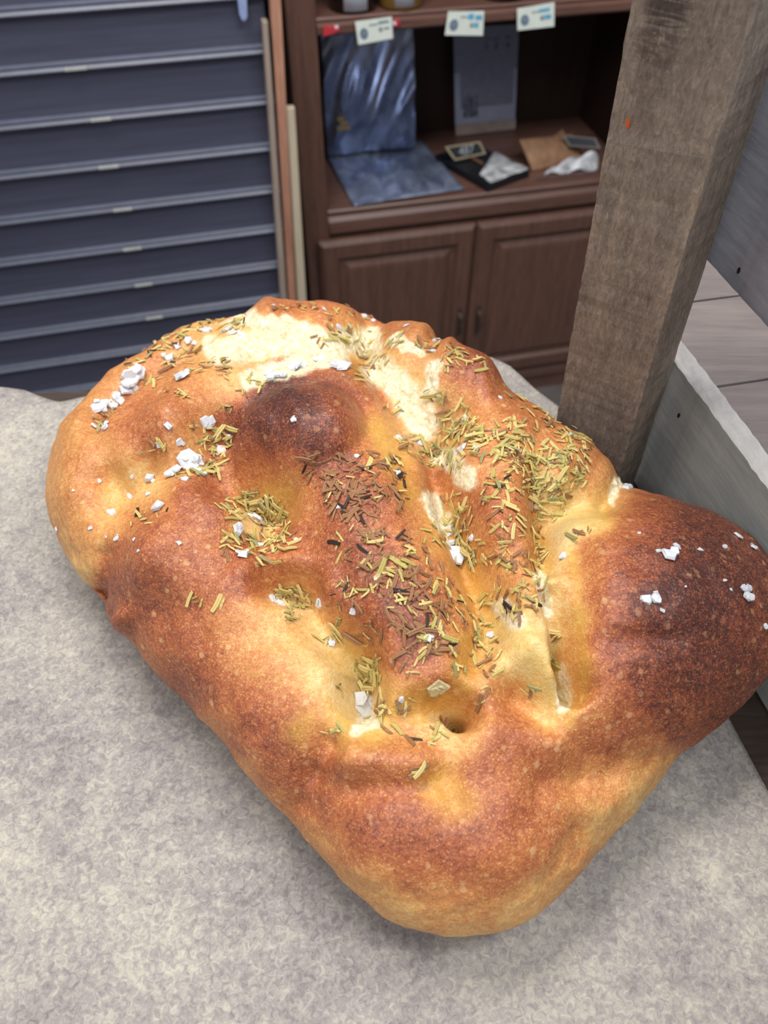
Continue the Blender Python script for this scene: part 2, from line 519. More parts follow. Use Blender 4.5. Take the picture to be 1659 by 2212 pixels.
# doors
zd_t, zd_b = cz(-0.480), cz(-0.911)
gap = (0.5435 - SO) * KC
def door(a, b, hinge_left):
    y1 = -0.004; y0 = y1 - 0.018
    def frame(lo_x, hi_x, lo_z, hi_z, inner):
        # ring of the door frame with a bevelled outer and inner edge, then the raised field
        rings = [(0, y1), (0, y0 + 0.007), (0.010, y0), (inner - 0.006, y0), (inner, y0 + 0.008), (inner + 0.010, y0 + 0.010), (inner + 0.022, y0 + 0.003), (inner + 0.030, y0 + 0.002)]
        vs = []; fs = []
        for d, y in rings:
            vs += [(lo_x + d, y, lo_z + d), (hi_x - d, y, lo_z + d), (hi_x - d, y, hi_z - d), (lo_x + d, y, hi_z - d)]
        for i in range(len(rings) - 1):
            for j in range(4):
                fs.append((4 * i + j, 4 * i + (j + 1) % 4, 4 * i + 4 + (j + 1) % 4, 4 * i + 4 + j))
        k = len(vs) - 4
        fs.append((k, k + 1, k + 2, k + 3)); fs.append((3, 2, 1, 0))
        return vs, fs
    vs, fs = frame(a, b, zd_b, zd_t, 0.046)
    D = mesh_obj('door', vs, fs, M_cab, cab)
    hx = b - 0.022 if hinge_left else a + 0.024
    hz0, hz1 = cz(-0.757), cz(-0.700)
    bm = bmesh.new()
    add_box(bm, (hx - 0.0045, y0 - 0.0025, hz0 - 0.012), (hx + 0.0045, y0 - 0.0002, hz1 + 0.012), 0.001)
    pts = [(hx, y0 - 0.002, hz0), (hx, y0 - 0.016, hz0 + 0.006), (hx, y0 - 0.020, (hz0 + hz1) / 2), (hx, y0 - 0.016, hz1 - 0.006), (hx, y0 - 0.002, hz1)]
    prev = None
    for p in pts:
        ring = [bm.verts.new((p[0] + 0.0042 * math.cos(t), p[1] + 0.0030 * math.sin(t), p[2])) for t in (0, 1.05, 2.09, 3.14, 4.19, 5.24)]
        if prev:
            for j in range(6): bm.faces.new((prev[j], prev[(j + 1) % 6], ring[(j + 1) % 6], ring[j]))
        prev = ring
    bm_obj('handle', bm, M_brass, D)
M_brass = plain('tarnished_brass', (96, 84, 74), 0.35, metal=0.7, vary=0.3, scale=300)
door(si - 0.028, gap - 0.002, True)
door(gap + 0.002, so + 0.028, False)
# carcass rails around the doors
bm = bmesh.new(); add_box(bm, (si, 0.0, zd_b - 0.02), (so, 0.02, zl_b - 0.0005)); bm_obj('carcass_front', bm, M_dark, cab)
v = [(-0.004, zd_b - 0.004), (-0.004, zd_b - 0.018), (-0.012, zd_b - 0.022), (-0.012, zd_b - 0.040), (0.0, zd_b - 0.046), (0.02, zd_b - 0.046), (0.02, zd_b - 0.0205), (-0.001, zd_b - 0.0205), (-0.001, zd_b - 0.004)]
prism('base_moulding', [(s0 - 0.004, y, z) for y, z in v], (s1 - s0 + 0.008, 0, 0), M_cabh, cab)
box('plinth', (s0 + 0.003, -0.001, 0.0), (s1 - 0.003, 0.02, zd_b - 0.0465), M_cabh, cab)

# ---- things on the upper shelf
def lathe(name, prof, mat, parent, seg=40, loc=(0, 0, 0)):
    vs = []; fs = []
    for r, z in prof:
        vs += [(r * math.cos(2 * math.pi * k / seg), r * math.sin(2 * math.pi * k / seg), z) for k in range(seg)]
    for i in range(len(prof) - 1):
        for k in range(seg):
            fs.append((i * seg + k, i * seg + (k + 1) % seg, (i + 1) * seg + (k + 1) % seg, (i + 1) * seg + k))
    fs.append(tuple(range(seg))[::-1]); fs.append(tuple((len(prof) - 1) * seg + k for k in range(seg)))
    return mesh_obj(name, vs, fs, mat, parent, True, loc)
def label_wrap(parent, r, z0, z1, half, turn, mat, name='label'):
    vs = []; fs = []; n = 12
    for k in range(n + 1):
        t = turn - half + 2 * half * k / n
        for rr in (r, r + 0.0006):
            vs += [(rr * math.cos(t), rr * math.sin(t), z0), (rr * math.cos(t), rr * math.sin(t), z1)]
    for k in range(n):
        a = 4 * k; b = a + 4
        fs += [(a + 2, b + 2, b + 3, a + 3), (a, a + 1, b + 1, b), (a + 1, a + 3, b + 3, b + 1), (a, b, b + 2, a + 2)]
    fs += [(0, 2, 3, 1), (4 * n, 4 * n + 1, 4 * n + 3, 4 * n + 2)]
    return mesh_obj(name, vs, fs, mat, parent, True)
M_white = plain('white_label_paper', (226, 230, 240), 0.6, vary=0.02)
M_darkglass = plain('dark_bottle_glass', (26, 18, 14), 0.12, 0.5)
M_amber = plain('amber_filled_jar', (128, 98, 44), 0.12, 0.5)
M_lid = plain('dark_lid', (40, 34, 30), 0.4)
cab_pt = lambda px, py, z: on_level(px, py, z - ZT)
def bottle(px, py, r, h, mat, name, label, cat, lab, neck):
    p = cab_pt(px, py, zu_t)
    # the base centre stands one radius behind the seen front of the base
    t = thing(name, label, cat, (p[0] - math.sin(A13) * r, p[1] + math.cos(A13) * r, zu_t))
    body = [(r * 0.92, 0.0), (r, 0.004), (r, h * 0.62), (r * 0.96, h * 0.68), (neck, h * 0.82), (neck, h * 0.94)] if neck < r * 0.6 else [(r * 0.92, 0), (r, 0.006), (r, h * 0.8), (neck, h * 0.86), (neck, h * 0.9)]
    lathe('glass', body, mat, t)
    zt = body[-1][1]
    lathe('cap', [(neck * 1.08, zt + 0.0005), (neck * 1.12, zt + 0.003), (neck * 1.12, zt + 0.02), (neck * 1.0, zt + 0.023)], M_lid, t)
    if lab:
        turn = math.atan2(-t.location.y, -t.location.x) + lab[3]
        label_wrap(t, r + 0.0003, lab[0], lab[1], lab[2], turn, M_white)
    return t
bottle(773, 33, 0.044, 0.24, M_darkglass, 'bottle', 'dark bottle with a white label, leftmost on the upper cabinet shelf', 'bottle', (0.006, 0.075, 0.50, 0.12), 0.016)
bottle(876, 26, 0.040, 0.13, M_amber, 'jar', 'amber jar with a white label on the upper cabinet shelf', 'jar', (0.008, 0.07, 0.46, 0.20), 0.034)
bottle(1102, 6, 0.044, 0.22, M_darkglass, 'bottle', 'dark bottle whose base shows above the two right-hand price cards', 'bottle', None, 0.016)

# ---- price cards on the shelf edge
M_card = plain('ivory_card', (232, 238, 226), 0.45, vary=0.02)
M_ink = plain('grey_blue_ink', (112, 128, 150), 0.6)
M_grey = plain('grey_print', (138, 146, 150), 0.6)
M_cyan = plain('cyan_marker', (88, 178, 214), 0.6)
def on_quad(q, u, v, out):
    a, b, c, d = [Vector(p) for p in q]                          # tl, tr, br, bl
    p = a * (1 - u) * (1 - v) + b * u * (1 - v) + c * u * v + d * (1 - u) * v
    return tuple(p + out)
def patch(q, poly, out, mat, parent, name, thick=0.0004):
    n = (Vector(q[1]) - Vector(q[0])).cross(Vector(q[3]) - Vector(q[0])).normalized()
    if n.y > 0: n = -n
    return prism(name, [on_quad(q, u, v, n * out) for u, v in poly], tuple(n * thick), mat, parent)
def ellipse(cu, cv, ru, rv, n=20):
    return [(cu + ru * math.cos(2 * math.pi * k / n), cv + rv * math.sin(2 * math.pi * k / n)) for k in range(n)]
def rect(u0, v0, u1, v1): return [(u0, v0), (u1, v0), (u1, v1), (u0, v1)]
def card(px, label, ink, off):
    q = [W(on_front(x, y, 13, CB0 - off)) for x, y in px]
    t = thing('price_card', label, 'price card', group='price cards clipped along the upper cabinet shelf')
    n = (0, 0.0012, 0)
    prism('card', q, n, M_card, t)
    patch(q, ellipse(0.20, 0.56, 0.115, 0.25), 0.0002, M_ink, t, 'logo')
    patch(q, ellipse(0.215, 0.54, 0.04, 0.09), 0.0009, M_grey, t, 'logo_centre')
    for u0, v0, u1, v1, mat in ink:
        patch(q, rect(u0, v0, u1, v1), 0.0002, mat, t, 'printed_line')
card([(767, 47), (846, 36), (849, 83), (774, 97)], 'ivory price card with grey print, leftmost on the shelf edge between two red clips', [(0.36, 0.20, 0.60, 0.26, M_grey), (0.62, 0.12, 0.92, 0.24, M_grey), (0.62, 0.40, 0.72, 0.58, M_grey), (0.76, 0.42, 0.92, 0.52, M_grey)], 0.012)
card([(968, 25), (1046, 24), (1043, 77), (961, 76)], 'ivory price card with cyan writing, middle one on the shelf edge with a shiny corner', [(0.36, 0.20, 0.56, 0.25, M_grey), (0.57, 0.10, 0.72, 0.32, M_cyan), (0.77, 0.16, 0.95, 0.34, M_cyan), (0.64, 0.48, 0.72, 0.66, M_grey), (0.74, 0.46, 0.86, 0.66, M_cyan)], 0.013)
card([(1117, 19), (1198, 5), (1197, 57), (1118, 66)], 'ivory price card with cyan writing, rightmost on the shelf edge', [(0.38, 0.24, 0.60, 0.29, M_grey), (0.58, 0.18, 0.87, 0.31, M_cyan), (0.62, 0.48, 0.72, 0.66, M_grey), (0.74, 0.46, 0.91, 0.64, M_cyan)], 0.012)
M_red = plain('red_plastic', (196, 58, 66), 0.3)
def clip(poly, spot, label):
    q = [W(on_front(x, y, 13, CB0 - 0.0045)) for x, y in poly]
    o = prism('shelf_clip', q, (0, -0.006, 0), M_red, None, 0.001)
    tag(o, label, 'clip', 'red clips on the shelf edge')
    x, y = spot
    q = [W(on_front(x + dx, y + dy, 13, CB0 - 0.0107)) for dx, dy in ((-4, -3), (3, -4), (4, 3), (-3, 4))]
    prism('white_spot', q, (0, -0.0005, 0), M_white, o)
clip([(699, 55), (706, 52), (709, 60), (716, 58), (717, 53), (733, 54), (734, 66), (716, 71), (708, 74), (698, 77)], (727, 58), 'red plastic clip left of the leftmost price card')
clip([(847, 42), (862, 40), (865, 49), (858, 56), (850, 57)], (852, 50), 'red plastic clip right of the leftmost price card')

# ---- the clear plastic sleeve that stands on the lower shelf
N = Nodes('crinkled_clear_plastic')
pn = N.noise(N.coords((1.6, 1, 0.5), (0, 0.6, 0)), 16, 2, 0.5, 0.6)
M_plastic = N.done(N.ramp(pn, [(0.35, (120, 130, 158)), (0.68, (186, 198, 226))]), 0.2, None, 0.9, metal=0.55, Alpha=0.85)
rg = np.random.RandomState(4)
def film(corners, nu, nv, fold, mat, name, parent, out):
    a, b, c, d = [np.array(p) for p in corners]
    vs = []; fs = []
    for j in range(nv + 1):
        for i in range(nu + 1):
            u, v = i / nu, j / nv
            p = a * (1 - u) * (1 - v) + b * u * (1 - v) + c * u * v + d * (1 - u) * v
            k = fold(u, v)
            vs.append(tuple(p + np.array(out) * k))
    for j in range(nv):
        for i in range(nu):
            q = j * (nu + 1) + i
            fs.append((q, q + 1, q + nu + 2, q + nu + 1))
    n = len(vs)
    o = mesh_obj(name, vs, fs, mat, parent, True)
    m = o.modifiers.new('thickness', 'SOLIDIFY'); m.thickness = 0.0006
    return o
def crease(u, v):
    t = u + v * 0.62 + 0.05 * math.sin(v * 6 + u * 3)
    w = 0.35 + 0.65 * math.sin(v * 2.6 + 0.4) ** 2
    tri = lambda x: abs((x % 1.0) * 2 - 1) ** 1.6
    return w * (tri(t * 3.1 + 0.2) * 0.8 + tri(t * 5.3 + 0.5 * math.sin(v * 4)) * 0.5) + 0.25 * math.sin(u * 9) * math.sin(v * 7 + 1)
sl = thing('plastic_sleeve', 'clear crinkled plastic sleeve standing in the cabinet with its lower half folded flat', 'plastic sleeve')
bk = 0.13
up = [W(on_front(x, y, 13, CB0 + 0.062)) for x, y in ((690, 62), (893, 52))] + [W(on_level(897, 318, zl_t - ZT + 0.012)), W(on_level(706, 336, zl_t - ZT + 0.012))]
film(up, 44, 60, crease, M_plastic, 'standing_part', sl, (0.002, -0.012, 0.0))
fl = [W(on_level(x, y, zl_t - ZT + 0.004)) for x, y in ((706, 340), (904, 300), (1004, 409), (764, 446))]
film(fl, 30, 20, lambda u, v: 0.5 + 0.5 * math.sin(u * 7 + v * 5) * math.sin(v * 9), M_plastic, 'flat_part', sl, (0, 0, 0.004))
M_yel = plain('yellow_print', (186, 150, 62), 0.5)
for poly in (rect(0.13, 0.60, 0.20, 0.63), rect(0.12, 0.68, 0.26, 0.71), rect(0.16, 0.64, 0.24, 0.665)):
    patch([up[0], up[1], up[2], up[3]], poly, 0.017, M_yel, sl, 'printed_mark')

# ---- the notice that stands at the back
M_sheet = plain('pale_notice_paper', (178, 182, 204), 0.5, vary=0.03, scale=20)
M_tint = plain('printed_grey_field', (136, 138, 158), 0.6, vary=0.05, scale=90)
M_pic = plain('dark_printed_picture', (96, 100, 112), 0.6, vary=0.5, scale=140)
M_base = plain('beige_stand', (178, 160, 152), 0.6)
nt = thing('printed_notice', 'tall pale printed notice with a small dark picture standing at the back of the shelf', 'notice')
bl, br = on_level(984, 292, zl_t - ZT + 0.001), on_level(1112, 277, zl_t - ZT + 0.001)
dv = Vector(br) - Vector(bl); ang = math.degrees(math.atan2(dv.y, dv.x)); y0 = bl[1] - bl[0] * math.tan(math.radians(ang))
tl, tr = on_front(979, 60, ang, y0), on_front(1121, 52, ang, y0)
q = [W(p) for p in (tl, tr, br, bl)]
prism('sheet', q, (0, 0.003, 0), M_sheet, nt)
patch(q, rect(0.0, 0.0, 1.0, 0.40), 0.0004, M_tint, nt, 'printed_field')
patch(q, rect(0.09, 0.40, 0.95, 0.74), 0.0004, M_tint, nt, 'printed_field')
patch(q, rect(0.13, 0.62, 0.37, 0.83), 0.0010, M_pic, nt, 'printed_picture')
for u in (0.46, 0.60, 0.78): patch(q, [(u, 0.10), (u + 0.10, 0.09), (u + 0.09, 0.12), (u + 0.04, 0.125), (u + 0.09, 0.16), (u + 0.08, 0.20), (u, 0.195), (u + 0.05, 0.16)], 0.0010, M_pic, nt, 'lettering')
patch(q, rect(0.0, 0.895, 1.0, 0.998), 0.0006, M_base, nt, 'stand_strip', 0.004)

# ---- black slab with white film and a chalk tag
zs_ = zl_t - ZT
M_slab = plain('black_slate_card', (26, 28, 32), 0.35)
M_film = plain('white_wrapping_film', (176, 176, 178), 0.3, vary=0.3, scale=40)
bx = thing('black_box', 'flat black box with white wrapping on its right half lying on the lower shelf', 'box')
top = [on_level(x, y, zs_ + 0.016) for x, y in ((940, 335), (1055, 401), (1144, 368), (1022, 308))]
prism('body', [W((p[0], p[1], zs_ + 0.0005)) for p in top], (0, 0, 0.0155), M_slab, bx, 0.001)
wq = [W(on_level(x, y, zs_ + 0.0172)) for x, y in ((1068, 328), (1142, 367), (1060, 397), (1036, 378))]
film([wq[0], wq[1], wq[2], wq[3]], 14, 14, lambda u, v: 0.5 + 0.5 * math.sin(u * 9 + 4 * v) * math.sin(v * 8 + 1), M_film, 'wrapping', bx, (0, 0, 0.0035))
M_twine = plain('twine', (130, 90, 60), 0.8)
qq = [W(on_level(x, y, zs_ + 0.0178)) for x, y in ((1018, 343), (1022, 341), (1044, 353), (1041, 356))]
prism('string', qq, (0, 0, 0.002), M_twine, bx)
M_frame = plain('pale_wood_frame', (172, 156, 126), 0.6)
M_slate = plain('chalkboard_black', (34, 38, 44), 0.7)
M_chalk = plain('chalk', (176, 178, 180), 0.8)
def chalk_tag(px, zlow, lean, text, label, M_frame):
    bl, br = on_level(*px[3], zlow), on_level(*px[2], zlow)
    dv = Vector(br) - Vector(bl); ang = math.degrees(math.atan2(dv.y, dv.x))
    y0 = bl[1] - bl[0] * math.tan(math.radians(ang)) + lean
    tl, tr = on_front(*px[0], ang, y0), on_front(*px[1], ang, y0)
    q = [W(p) for p in (tl, tr, br, bl)]
    t = thing('chalk_tag', label, 'chalk tag')
    n = (Vector(q[1]) - Vector(q[0])).cross(Vector(q[3]) - Vector(q[0])).normalized()
    if n.y > 0: n = -n
    prism('slate', q, tuple(n * -0.003), M_slate, t)
    for r in (rect(0, 0, 1, 0.12), rect(0, 0.88, 1, 1), rect(0, 0.12, 0.06, 0.88), rect(0.94, 0.12, 1, 0.88)):
        patch(q, r, 0.0002, M_frame, t, 'frame_bar', 0.0015)
    if text:
        cu = bpy.data.curves.new('lettering', 'FONT'); cu.body = text; cu.align_x = 'CENTER'; cu.align_y = 'CENTER'; cu.extrude = 0.01
        tmp = bpy.data.objects.new('lettering', cu)
        me = bpy.data.meshes.new_from_object(tmp); me.materials.append(M_chalk)
        o = bpy.data.objects.new('lettering', me); COL.objects.link(o); o.parent = t
        c = Vector(on_quad(q, 0.5, 0.5, n * 0.0008))
        ux = (Vector(q[1]) + Vector(q[2]) - Vector(q[0]) - Vector(q[3])).normalized()
        uy = n.cross(ux).normalized()
        hgt = (Vector(q[0]) - Vector(q[3])).length * 0.66
        o.matrix_local = Matrix.Translation(c) @ Matrix((ux, uy, n)).transposed().to_4x4() @ Matrix.Scale(hgt, 4)
        bpy.data.objects.remove(tmp); 
    return t
chalk_tag([(960, 317), (1036, 305), (1049, 332), (982, 347)], zs_ + 0.022, 0.012, '487', 'small framed chalk tag with chalk figures propped on the flat black box', M_frame)

# ---- kraft packet and white wrapped packet
M_kraft = plain('kraft_paper', (150, 112, 82), 0.7, vary=0.1, scale=60)
M_tray = plain('dull_brown_card', (104, 78, 72), 0.6)
kp = thing('kraft_packet', 'brown kraft paper packet with pinched corner leaning on the lower shelf', 'packet')
base = [on_level(x, y, zs_ + 0.001) for x, y in ((1150, 370), (1262, 345))]
dv = Vector(base[1]) - Vector(base[0]); ang = math.degrees(math.atan2(dv.y, dv.x)); y0 = base[0][1] - base[0][0] * math.tan(math.radians(ang))
kq = [W(p) for p in (on_front(1122, 303, ang, y0 + 0.055), on_front(1238, 290, ang, y0 + 0.055), base[1], base[0])]
film(kq, 16, 16, lambda u, v: 1.8 * math.sin(math.pi * u) * math.sin(math.pi * v) + 0.12 * math.sin(u * 13 + v * 9), M_kraft, 'front_face', kp, (0, -0.006, 0.004))
film([tuple(Vector(p) + Vector((0, 0.003 + 0.012 * (i > 1), 0))) for i, p in enumerate(kq)], 8, 8, lambda u, v: math.sin(math.pi * u) * math.sin(math.pi * v), M_kraft, 'rear_face', kp, (0, 0.006, 0))
pk = [W(on_front(x, y, ang, y0 + 0.05)) for x, y in ((1190, 300), (1216, 281), (1228, 306))]
prism('pinched_corner', pk, (0, 0.004, 0), M_kraft, kp)
wp = thing('wrapped_packet', 'white film wrapped packet on a brown card tray in front of the kraft packet', 'packet')
tr_ = [on_level(x, y, zs_ + 0.012) for x, y in ((1163, 382), (1292, 369), (1286, 353), (1186, 366))]
prism('tray', [W((p[0], p[1], zs_ + 0.0005)) for p in tr_], (0, 0, 0.0115), M_tray, wp, 0.001)
wq = [W(on_level(x, y, zs_ + 0.013)) for x, y in ((1196, 363), (1285, 351), (1290, 367), (1166, 380))]
film(wq, 16, 12, lambda u, v: 1.6 * math.sin(math.pi * min(1, u * 0.62)) * math.sin(math.pi * v * 0.9 + 0.1) ** 2 + 0.25 * math.sin(u * 14 + 5 * v), M_film, 'film', wp, (0, 0, 0.020))
chalk_tag([(1215, 292), (1286, 299), (1297, 321), (1229, 316)], zs_ + 0.035, 0.012, None, 'small framed chalk tag leaning beside the kraft packet near the post', plain('grey_wood_frame', (112, 106, 100), 0.6))

# ================================================================ the table, the paper, the rack on it
M_top = wood('dark_table_wood', (44, 34, 28), (70, 56, 46), (0.4, 4, 4), 0.6)
tb = thing('display_table', 'dark wooden display table under the baking paper', 'table')
poly = [(-0.75, -0.42), (0.75, -0.42), (0.75, 0.50), (0.135, 0.372), (0.075, 0.425), (-0.06, 0.425), (-0.75, 0.395)]
prism('table_top', [(x, y, ZT - 0.028) for x, y in poly], (0, 0, 0.0275), M_top, tb, 0.0)
for x, y in ((-0.68, -0.36), (0.68, -0.36), (-0.68, 0.33), (0.66, 0.40)):
    box('leg', (x - 0.03, y - 0.03, 0), (x + 0.03, y + 0.03, ZT - 0.0285), M_top, tb, 0.003)

N = Nodes('baking_paper')
v = N.coords()
m1 = N.noise(v, 14, 4, 0.6); m2 = N.noise(v, 340, 4, 0.72, 0.9); m3 = N.noise(v, 90, 3, 0.6)
f = N.math('ADD', N.math('MULTIPLY', m1, 0.25), N.math('ADD', N.math('MULTIPLY', m2, 0.55), N.math('MULTIPLY', m3, 0.2)))
col = N.ramp(f, [(0.37, (121, 114, 114)), (0.5, (156, 149, 143)), (0.63, (190, 182, 166))])
fold = N.noise(N.coords((1.0, 0.22, 1), (0, 0, 0.15)), 40, 3, 0.5, 0.8)
b1 = N.bump(fold, 0.6, 0.004); b2 = N.bump(m2, 0.25, 0.0006, b1)
M_paper = N.done(col, 0.75, b2, 0.25)
def along(pts, s):
    d = [0]
    for p, q in zip(pts[:-1], pts[1:]): d.append(d[-1] + math.hypot(q[0] - p[0], q[1] - p[1]))
    x = s * d[-1]
    return np.interp(x, d, [p[0] for p in pts]), np.interp(x, d, [p[1] for p in pts])
back = [(-0.72, 0.40), (-0.36, 0.412), (-0.282, 0.417), (-0.262, 0.4155), (-0.247, 0.409), (-0.234, 0.4035), (-0.215, 0.4065), (-0.12, 0.432), (0.0, 0.452), (0.066, 0.4515), (0.081, 0.4475), (0.094, 0.440), (0.103, 0.428), (0.110, 0.417), (0.126, 0.398), (0.137, 0.372)]
fr = [(-0.72, -0.38), (0.262, -0.38)]
NU, NV = 170, 130
vs = []; fs = []
for j in range(NV + 1):
    t = j / NV
    for i in range(NU + 1):
        s = i / NU
        bx_, by_ = along(back, s); fx, fy = along(fr, s)
        x = fx + (bx_ - fx) * t; y = fy + (by_ - fy) * t
        if s > 0.9: x += 0.010 * ((s - 0.9) / 0.1) * math.sin(math.pi * min(1, t * 1.15)) 
        z = 0.0009 + 0.0004 * (1 + math.sin(x * 40 + 3 * math.sin(y * 13))) * (1 if x > -0.3 else 1)
        lift = max(0.0, (t - 0.93) / 0.07)
        z += 0.004 * lift * (0.5 + 0.5 * math.cos((x + 0.285) * 75)) * (1 if x < -0.18 else 0)
        z += 0.006 * lift * math.exp(-((x - 0.075) / 0.03) ** 2)
        vs.append((x, y, ZT + z))
for j in range(NV):
    for i in range(NU):
        q = j * (NU + 1) + i
        fs.append((q, q + 1, q + NU + 2, q + NU + 1))
pp = mesh_obj('baking_paper', vs, fs, M_paper, None, True)
md = pp.modifiers.new('thickness', 'SOLIDIFY'); md.thickness = 0.0003; md.offset = 1
tag(pp, 'crinkled beige baking paper spread on the table under the loaf', 'paper')

# ---- weathered rack
N = Nodes('weathered_brown_wood')
v = N.coords((5, 5, 0.5)); iso = N.coords()
g = N.noise(v, 26, 5, 0.65, 0.5); fine = N.noise(v, 120, 4, 0.7); spk = N.noise(N.coords((1, 1, 0.45)), 500, 4, 0.7, 0.8); cloud = N.noise(iso, 30, 4, 0.6)
f = N.math('ADD', N.math('ADD', N.math('MULTIPLY', g, 0.25), N.math('MULTIPLY', fine, 0.15)), N.math('ADD', N.math('MULTIPLY', spk, 0.4), N.math('MULTIPLY', cloud, 0.2)))
col = N.ramp(f, [(0.36, (100, 91, 84)), (0.5, (138, 125, 113)), (0.64, (176, 160, 141))])
kv = N.n('VectorMath', operation='DISTANCE'); mp = N.n('Mapping'); N.l(N.tc.outputs['Object'], mp.inputs['Vector'])
mp.inputs['Scale'].default_value = (1, 1, 0.34); N.l(mp.outputs[0], kv.inputs[0]); kv.inputs[1].default_value = (0.104, 0.319, (ZT + 0.268) * 0.34)
kn = N.math('SUBTRACT', kv.outputs['Value'], N.math('MULTIPLY', N.math('SUBTRACT', cloud, 0.5), 0.02))
kmask = N.range(kn, 0.017, 0.004)
rip = N.noise(N.coords((0.7, 0.7, 5)), 75, 3, 0.6, 1.0)
col = N.mix(N.math('MULTIPLY', kmask, N.range(rip, 0.35, 0.6, 0.25, 0.8)), col, lin((58, 46, 46)))
hair = N.range(N.noise(N.coords((1, 1, 0.6)), 330, 3, 0.6, 1.5), 0.58, 0.68)
col = N.mix(N.math('MULTIPLY', hair, 0.28), col, lin((186, 168, 142)))
b1 = N.bump(spk, 0.5, 0.0010); b2 = N.bump(fine, 0.4, 0.0010, b1)
M_post = N.done(col, 0.85, b2, 0.2)
M_rack_shaded = wood('weathered_grey_board_shaded', (114, 117, 127), (144, 146, 154), (1.5, 0.35, 4), 0.75, 0.25, bump=0.25)  # the upper board's shade is mixed into this darker, bluer colour
M_rack = wood('weathered_grey_board', (138, 142, 141), (168, 168, 162), (1.5, 0.35, 4), 0.75, 0.25, bump=0.3)
M_edge = wood('sawn_weathered_edge', (150, 146, 144), (196, 190, 184), (1.5, 0.35, 4), 0.85, 0.2, bump=0.6)
M_shelfb = wood('grey_brown_plank', (104, 95, 93), (130, 120, 116), (0.35, 4, 4), 0.7, 0.25, bump=0.3)
M_hole = plain('dark_nail', (20, 17, 15), 0.5)
AR = 12.0
dR = (-math.sin(math.radians(AR)), math.cos(math.radians(AR)))      # away along the rack's side
nR = (math.cos(math.radians(AR)), math.sin(math.radians(AR)))       # outwards, to the right
CR = 0.2275
def side(a, out, z):
    """a = along the side (away from us), out = outwards from its inner face"""
    return (nR[0] * (CR + out) + dR[0] * a, nR[1] * (CR + out) + dR[1] * a, ZT + z)
def on_side(u, v):
    r = ray(u, v); t = CR / (nR[0] * r[0] + nR[1] * r[1])
    p = (r[0] * t, r[1] * t, HCAM + r[2] * t)
    return p[0] * dR[0] + p[1] * dR[1], p[2]
rack = thing('wooden_rack', 'weathered wooden rack with a corner post and side boards standing right of the loaf', 'rack')
a1, z1 = on_side(1455, 798); a2, z2 = on_side(1659, 1028)
ZR = (z1 + z2) / 2 
b1_, y1_ = on_side(1527, 575); b2_, y2_ = on_side(1659, 690)
ZU = (y1_ + y2_) / 2
def side_board(name, z0, z1_, th, a_far, jag, mat):
    """one board along the side, its upper edge a little worn"""
    n = 150; rg = random.Random(jag); vs = []; fs = []
    for i in range(n + 1):
        a = -0.28 + (a_far + 0.28) * i / n
        w = [rg.uniform(-0.0005, 0.0005) for _ in range(4)]
        vs += [side(a, 0 + w[0] * 0.4, z0), side(a, 0 + w[1] * 0.6, z1_ + w[2] - 0.0006), side(a, 0.0012, z1_ + w[2]), side(a, th - 0.0015, z1_ + w[3]), side(a, th, z1_ - 0.002), side(a, th, z0)]
    for i in range(n):
        for k in range(6):
            fs.append((6 * i + k, 6 * i + (k + 1) % 6, 6 * i + 6 + (k + 1) % 6, 6 * i + 6 + k))
    fs.append((0, 1, 2, 3, 4, 5)); fs.append(tuple(6 * n + k for k in (5, 4, 3, 2, 1, 0)))
    o = mesh_obj(name, vs, fs, mat, rack)
    o.data.materials.append(M_edge)
    for q in range(n):
        for k in (1, 2, 3): o.data.polygons[6 * q + k].material_index = 1
    return o
A_FAR = 0.338
side_board('lower_side_board', 0.0027, ZR, 0.0135, A_FAR, 3, M_rack)
side_board('upper_side_board', ZU, ZU + 0.13, 0.0135, A_FAR, 5, M_rack_shaded)
# planks of the rack's shelf, seen through the gap
for k, (p0, p1) in enumerate(((0.12, 0.196), (0.1975, 0.274), (0.2755, 0.352), (0.3535, 0.44), (-0.28, -0.10), (-0.098, 0.118))):
    o0 = 0.0145
    q = [side(p0, o0, ZR - 0.022), side(p1, o0, ZR - 0.022), side(p1, 0.42, ZR - 0.022), side(p0, 0.42, ZR - 0.022)]
    prism('shelf_plank', q, (0, 0, 0.012), M_shelfb, rack, 0.001)
# the corner post: four upright edges, slightly leaning
# edges as seen: x = a + b*y (px)
def edge(a, b, Y0):
    # foot: on the plane Y=Y0 at table level; head: at the same Y where the picture's top is reached
    pts = []
    for yy in (700.0, 0.0):
        r = ray(a + b * yy, yy); t = Y0 / r[1]
        pts.append(Vector((r[0] * t, Y0, HCAM + r[2] * t)))
    d = (pts[1] - pts[0]) / (pts[1].z - pts[0].z)
    foot = pts[0] + d * (0.0027 - pts[0].z); head = pts[0] + d * (0.335 - pts[0].z)
    return foot, head
E1 = edge(1365, -0.180, 0.332); E2 = edge(1636, -0.291, 0.304); E3 = edge(1713, -0.330, 0.325)
E4 = (E1[0] + E3[0] - E2[0], E1[1] + E3[1] - E2[1])
n = 70; vs = []; fs = []; rgp = random.Random(9)
prev_j = [Vector((0, 0, 0))] * 4
for i in range(n + 1):
    t = i / n
    for k, E in enumerate((E1, E2, E3, E4)):
        j = Vector((rgp.uniform(-1, 1), rgp.uniform(-1, 1), 0)) * 0.00025
        vs.append(W(E[0].lerp(E[1], t) + j))
for i in range(n):
    for k in range(4):
        fs.append((4 * i + k, 4 * i + (k + 1) % 4, 4 * i + 4 + (k + 1) % 4, 4 * i + 4 + k))
fs.append((3, 2, 1, 0)); fs.append(tuple(4 * n + k for k in range(4)))
post = mesh_obj('corner_post', vs, fs, M_post, rack)
M_orange = plain('orange_mark', (206, 92, 34), 0.6)
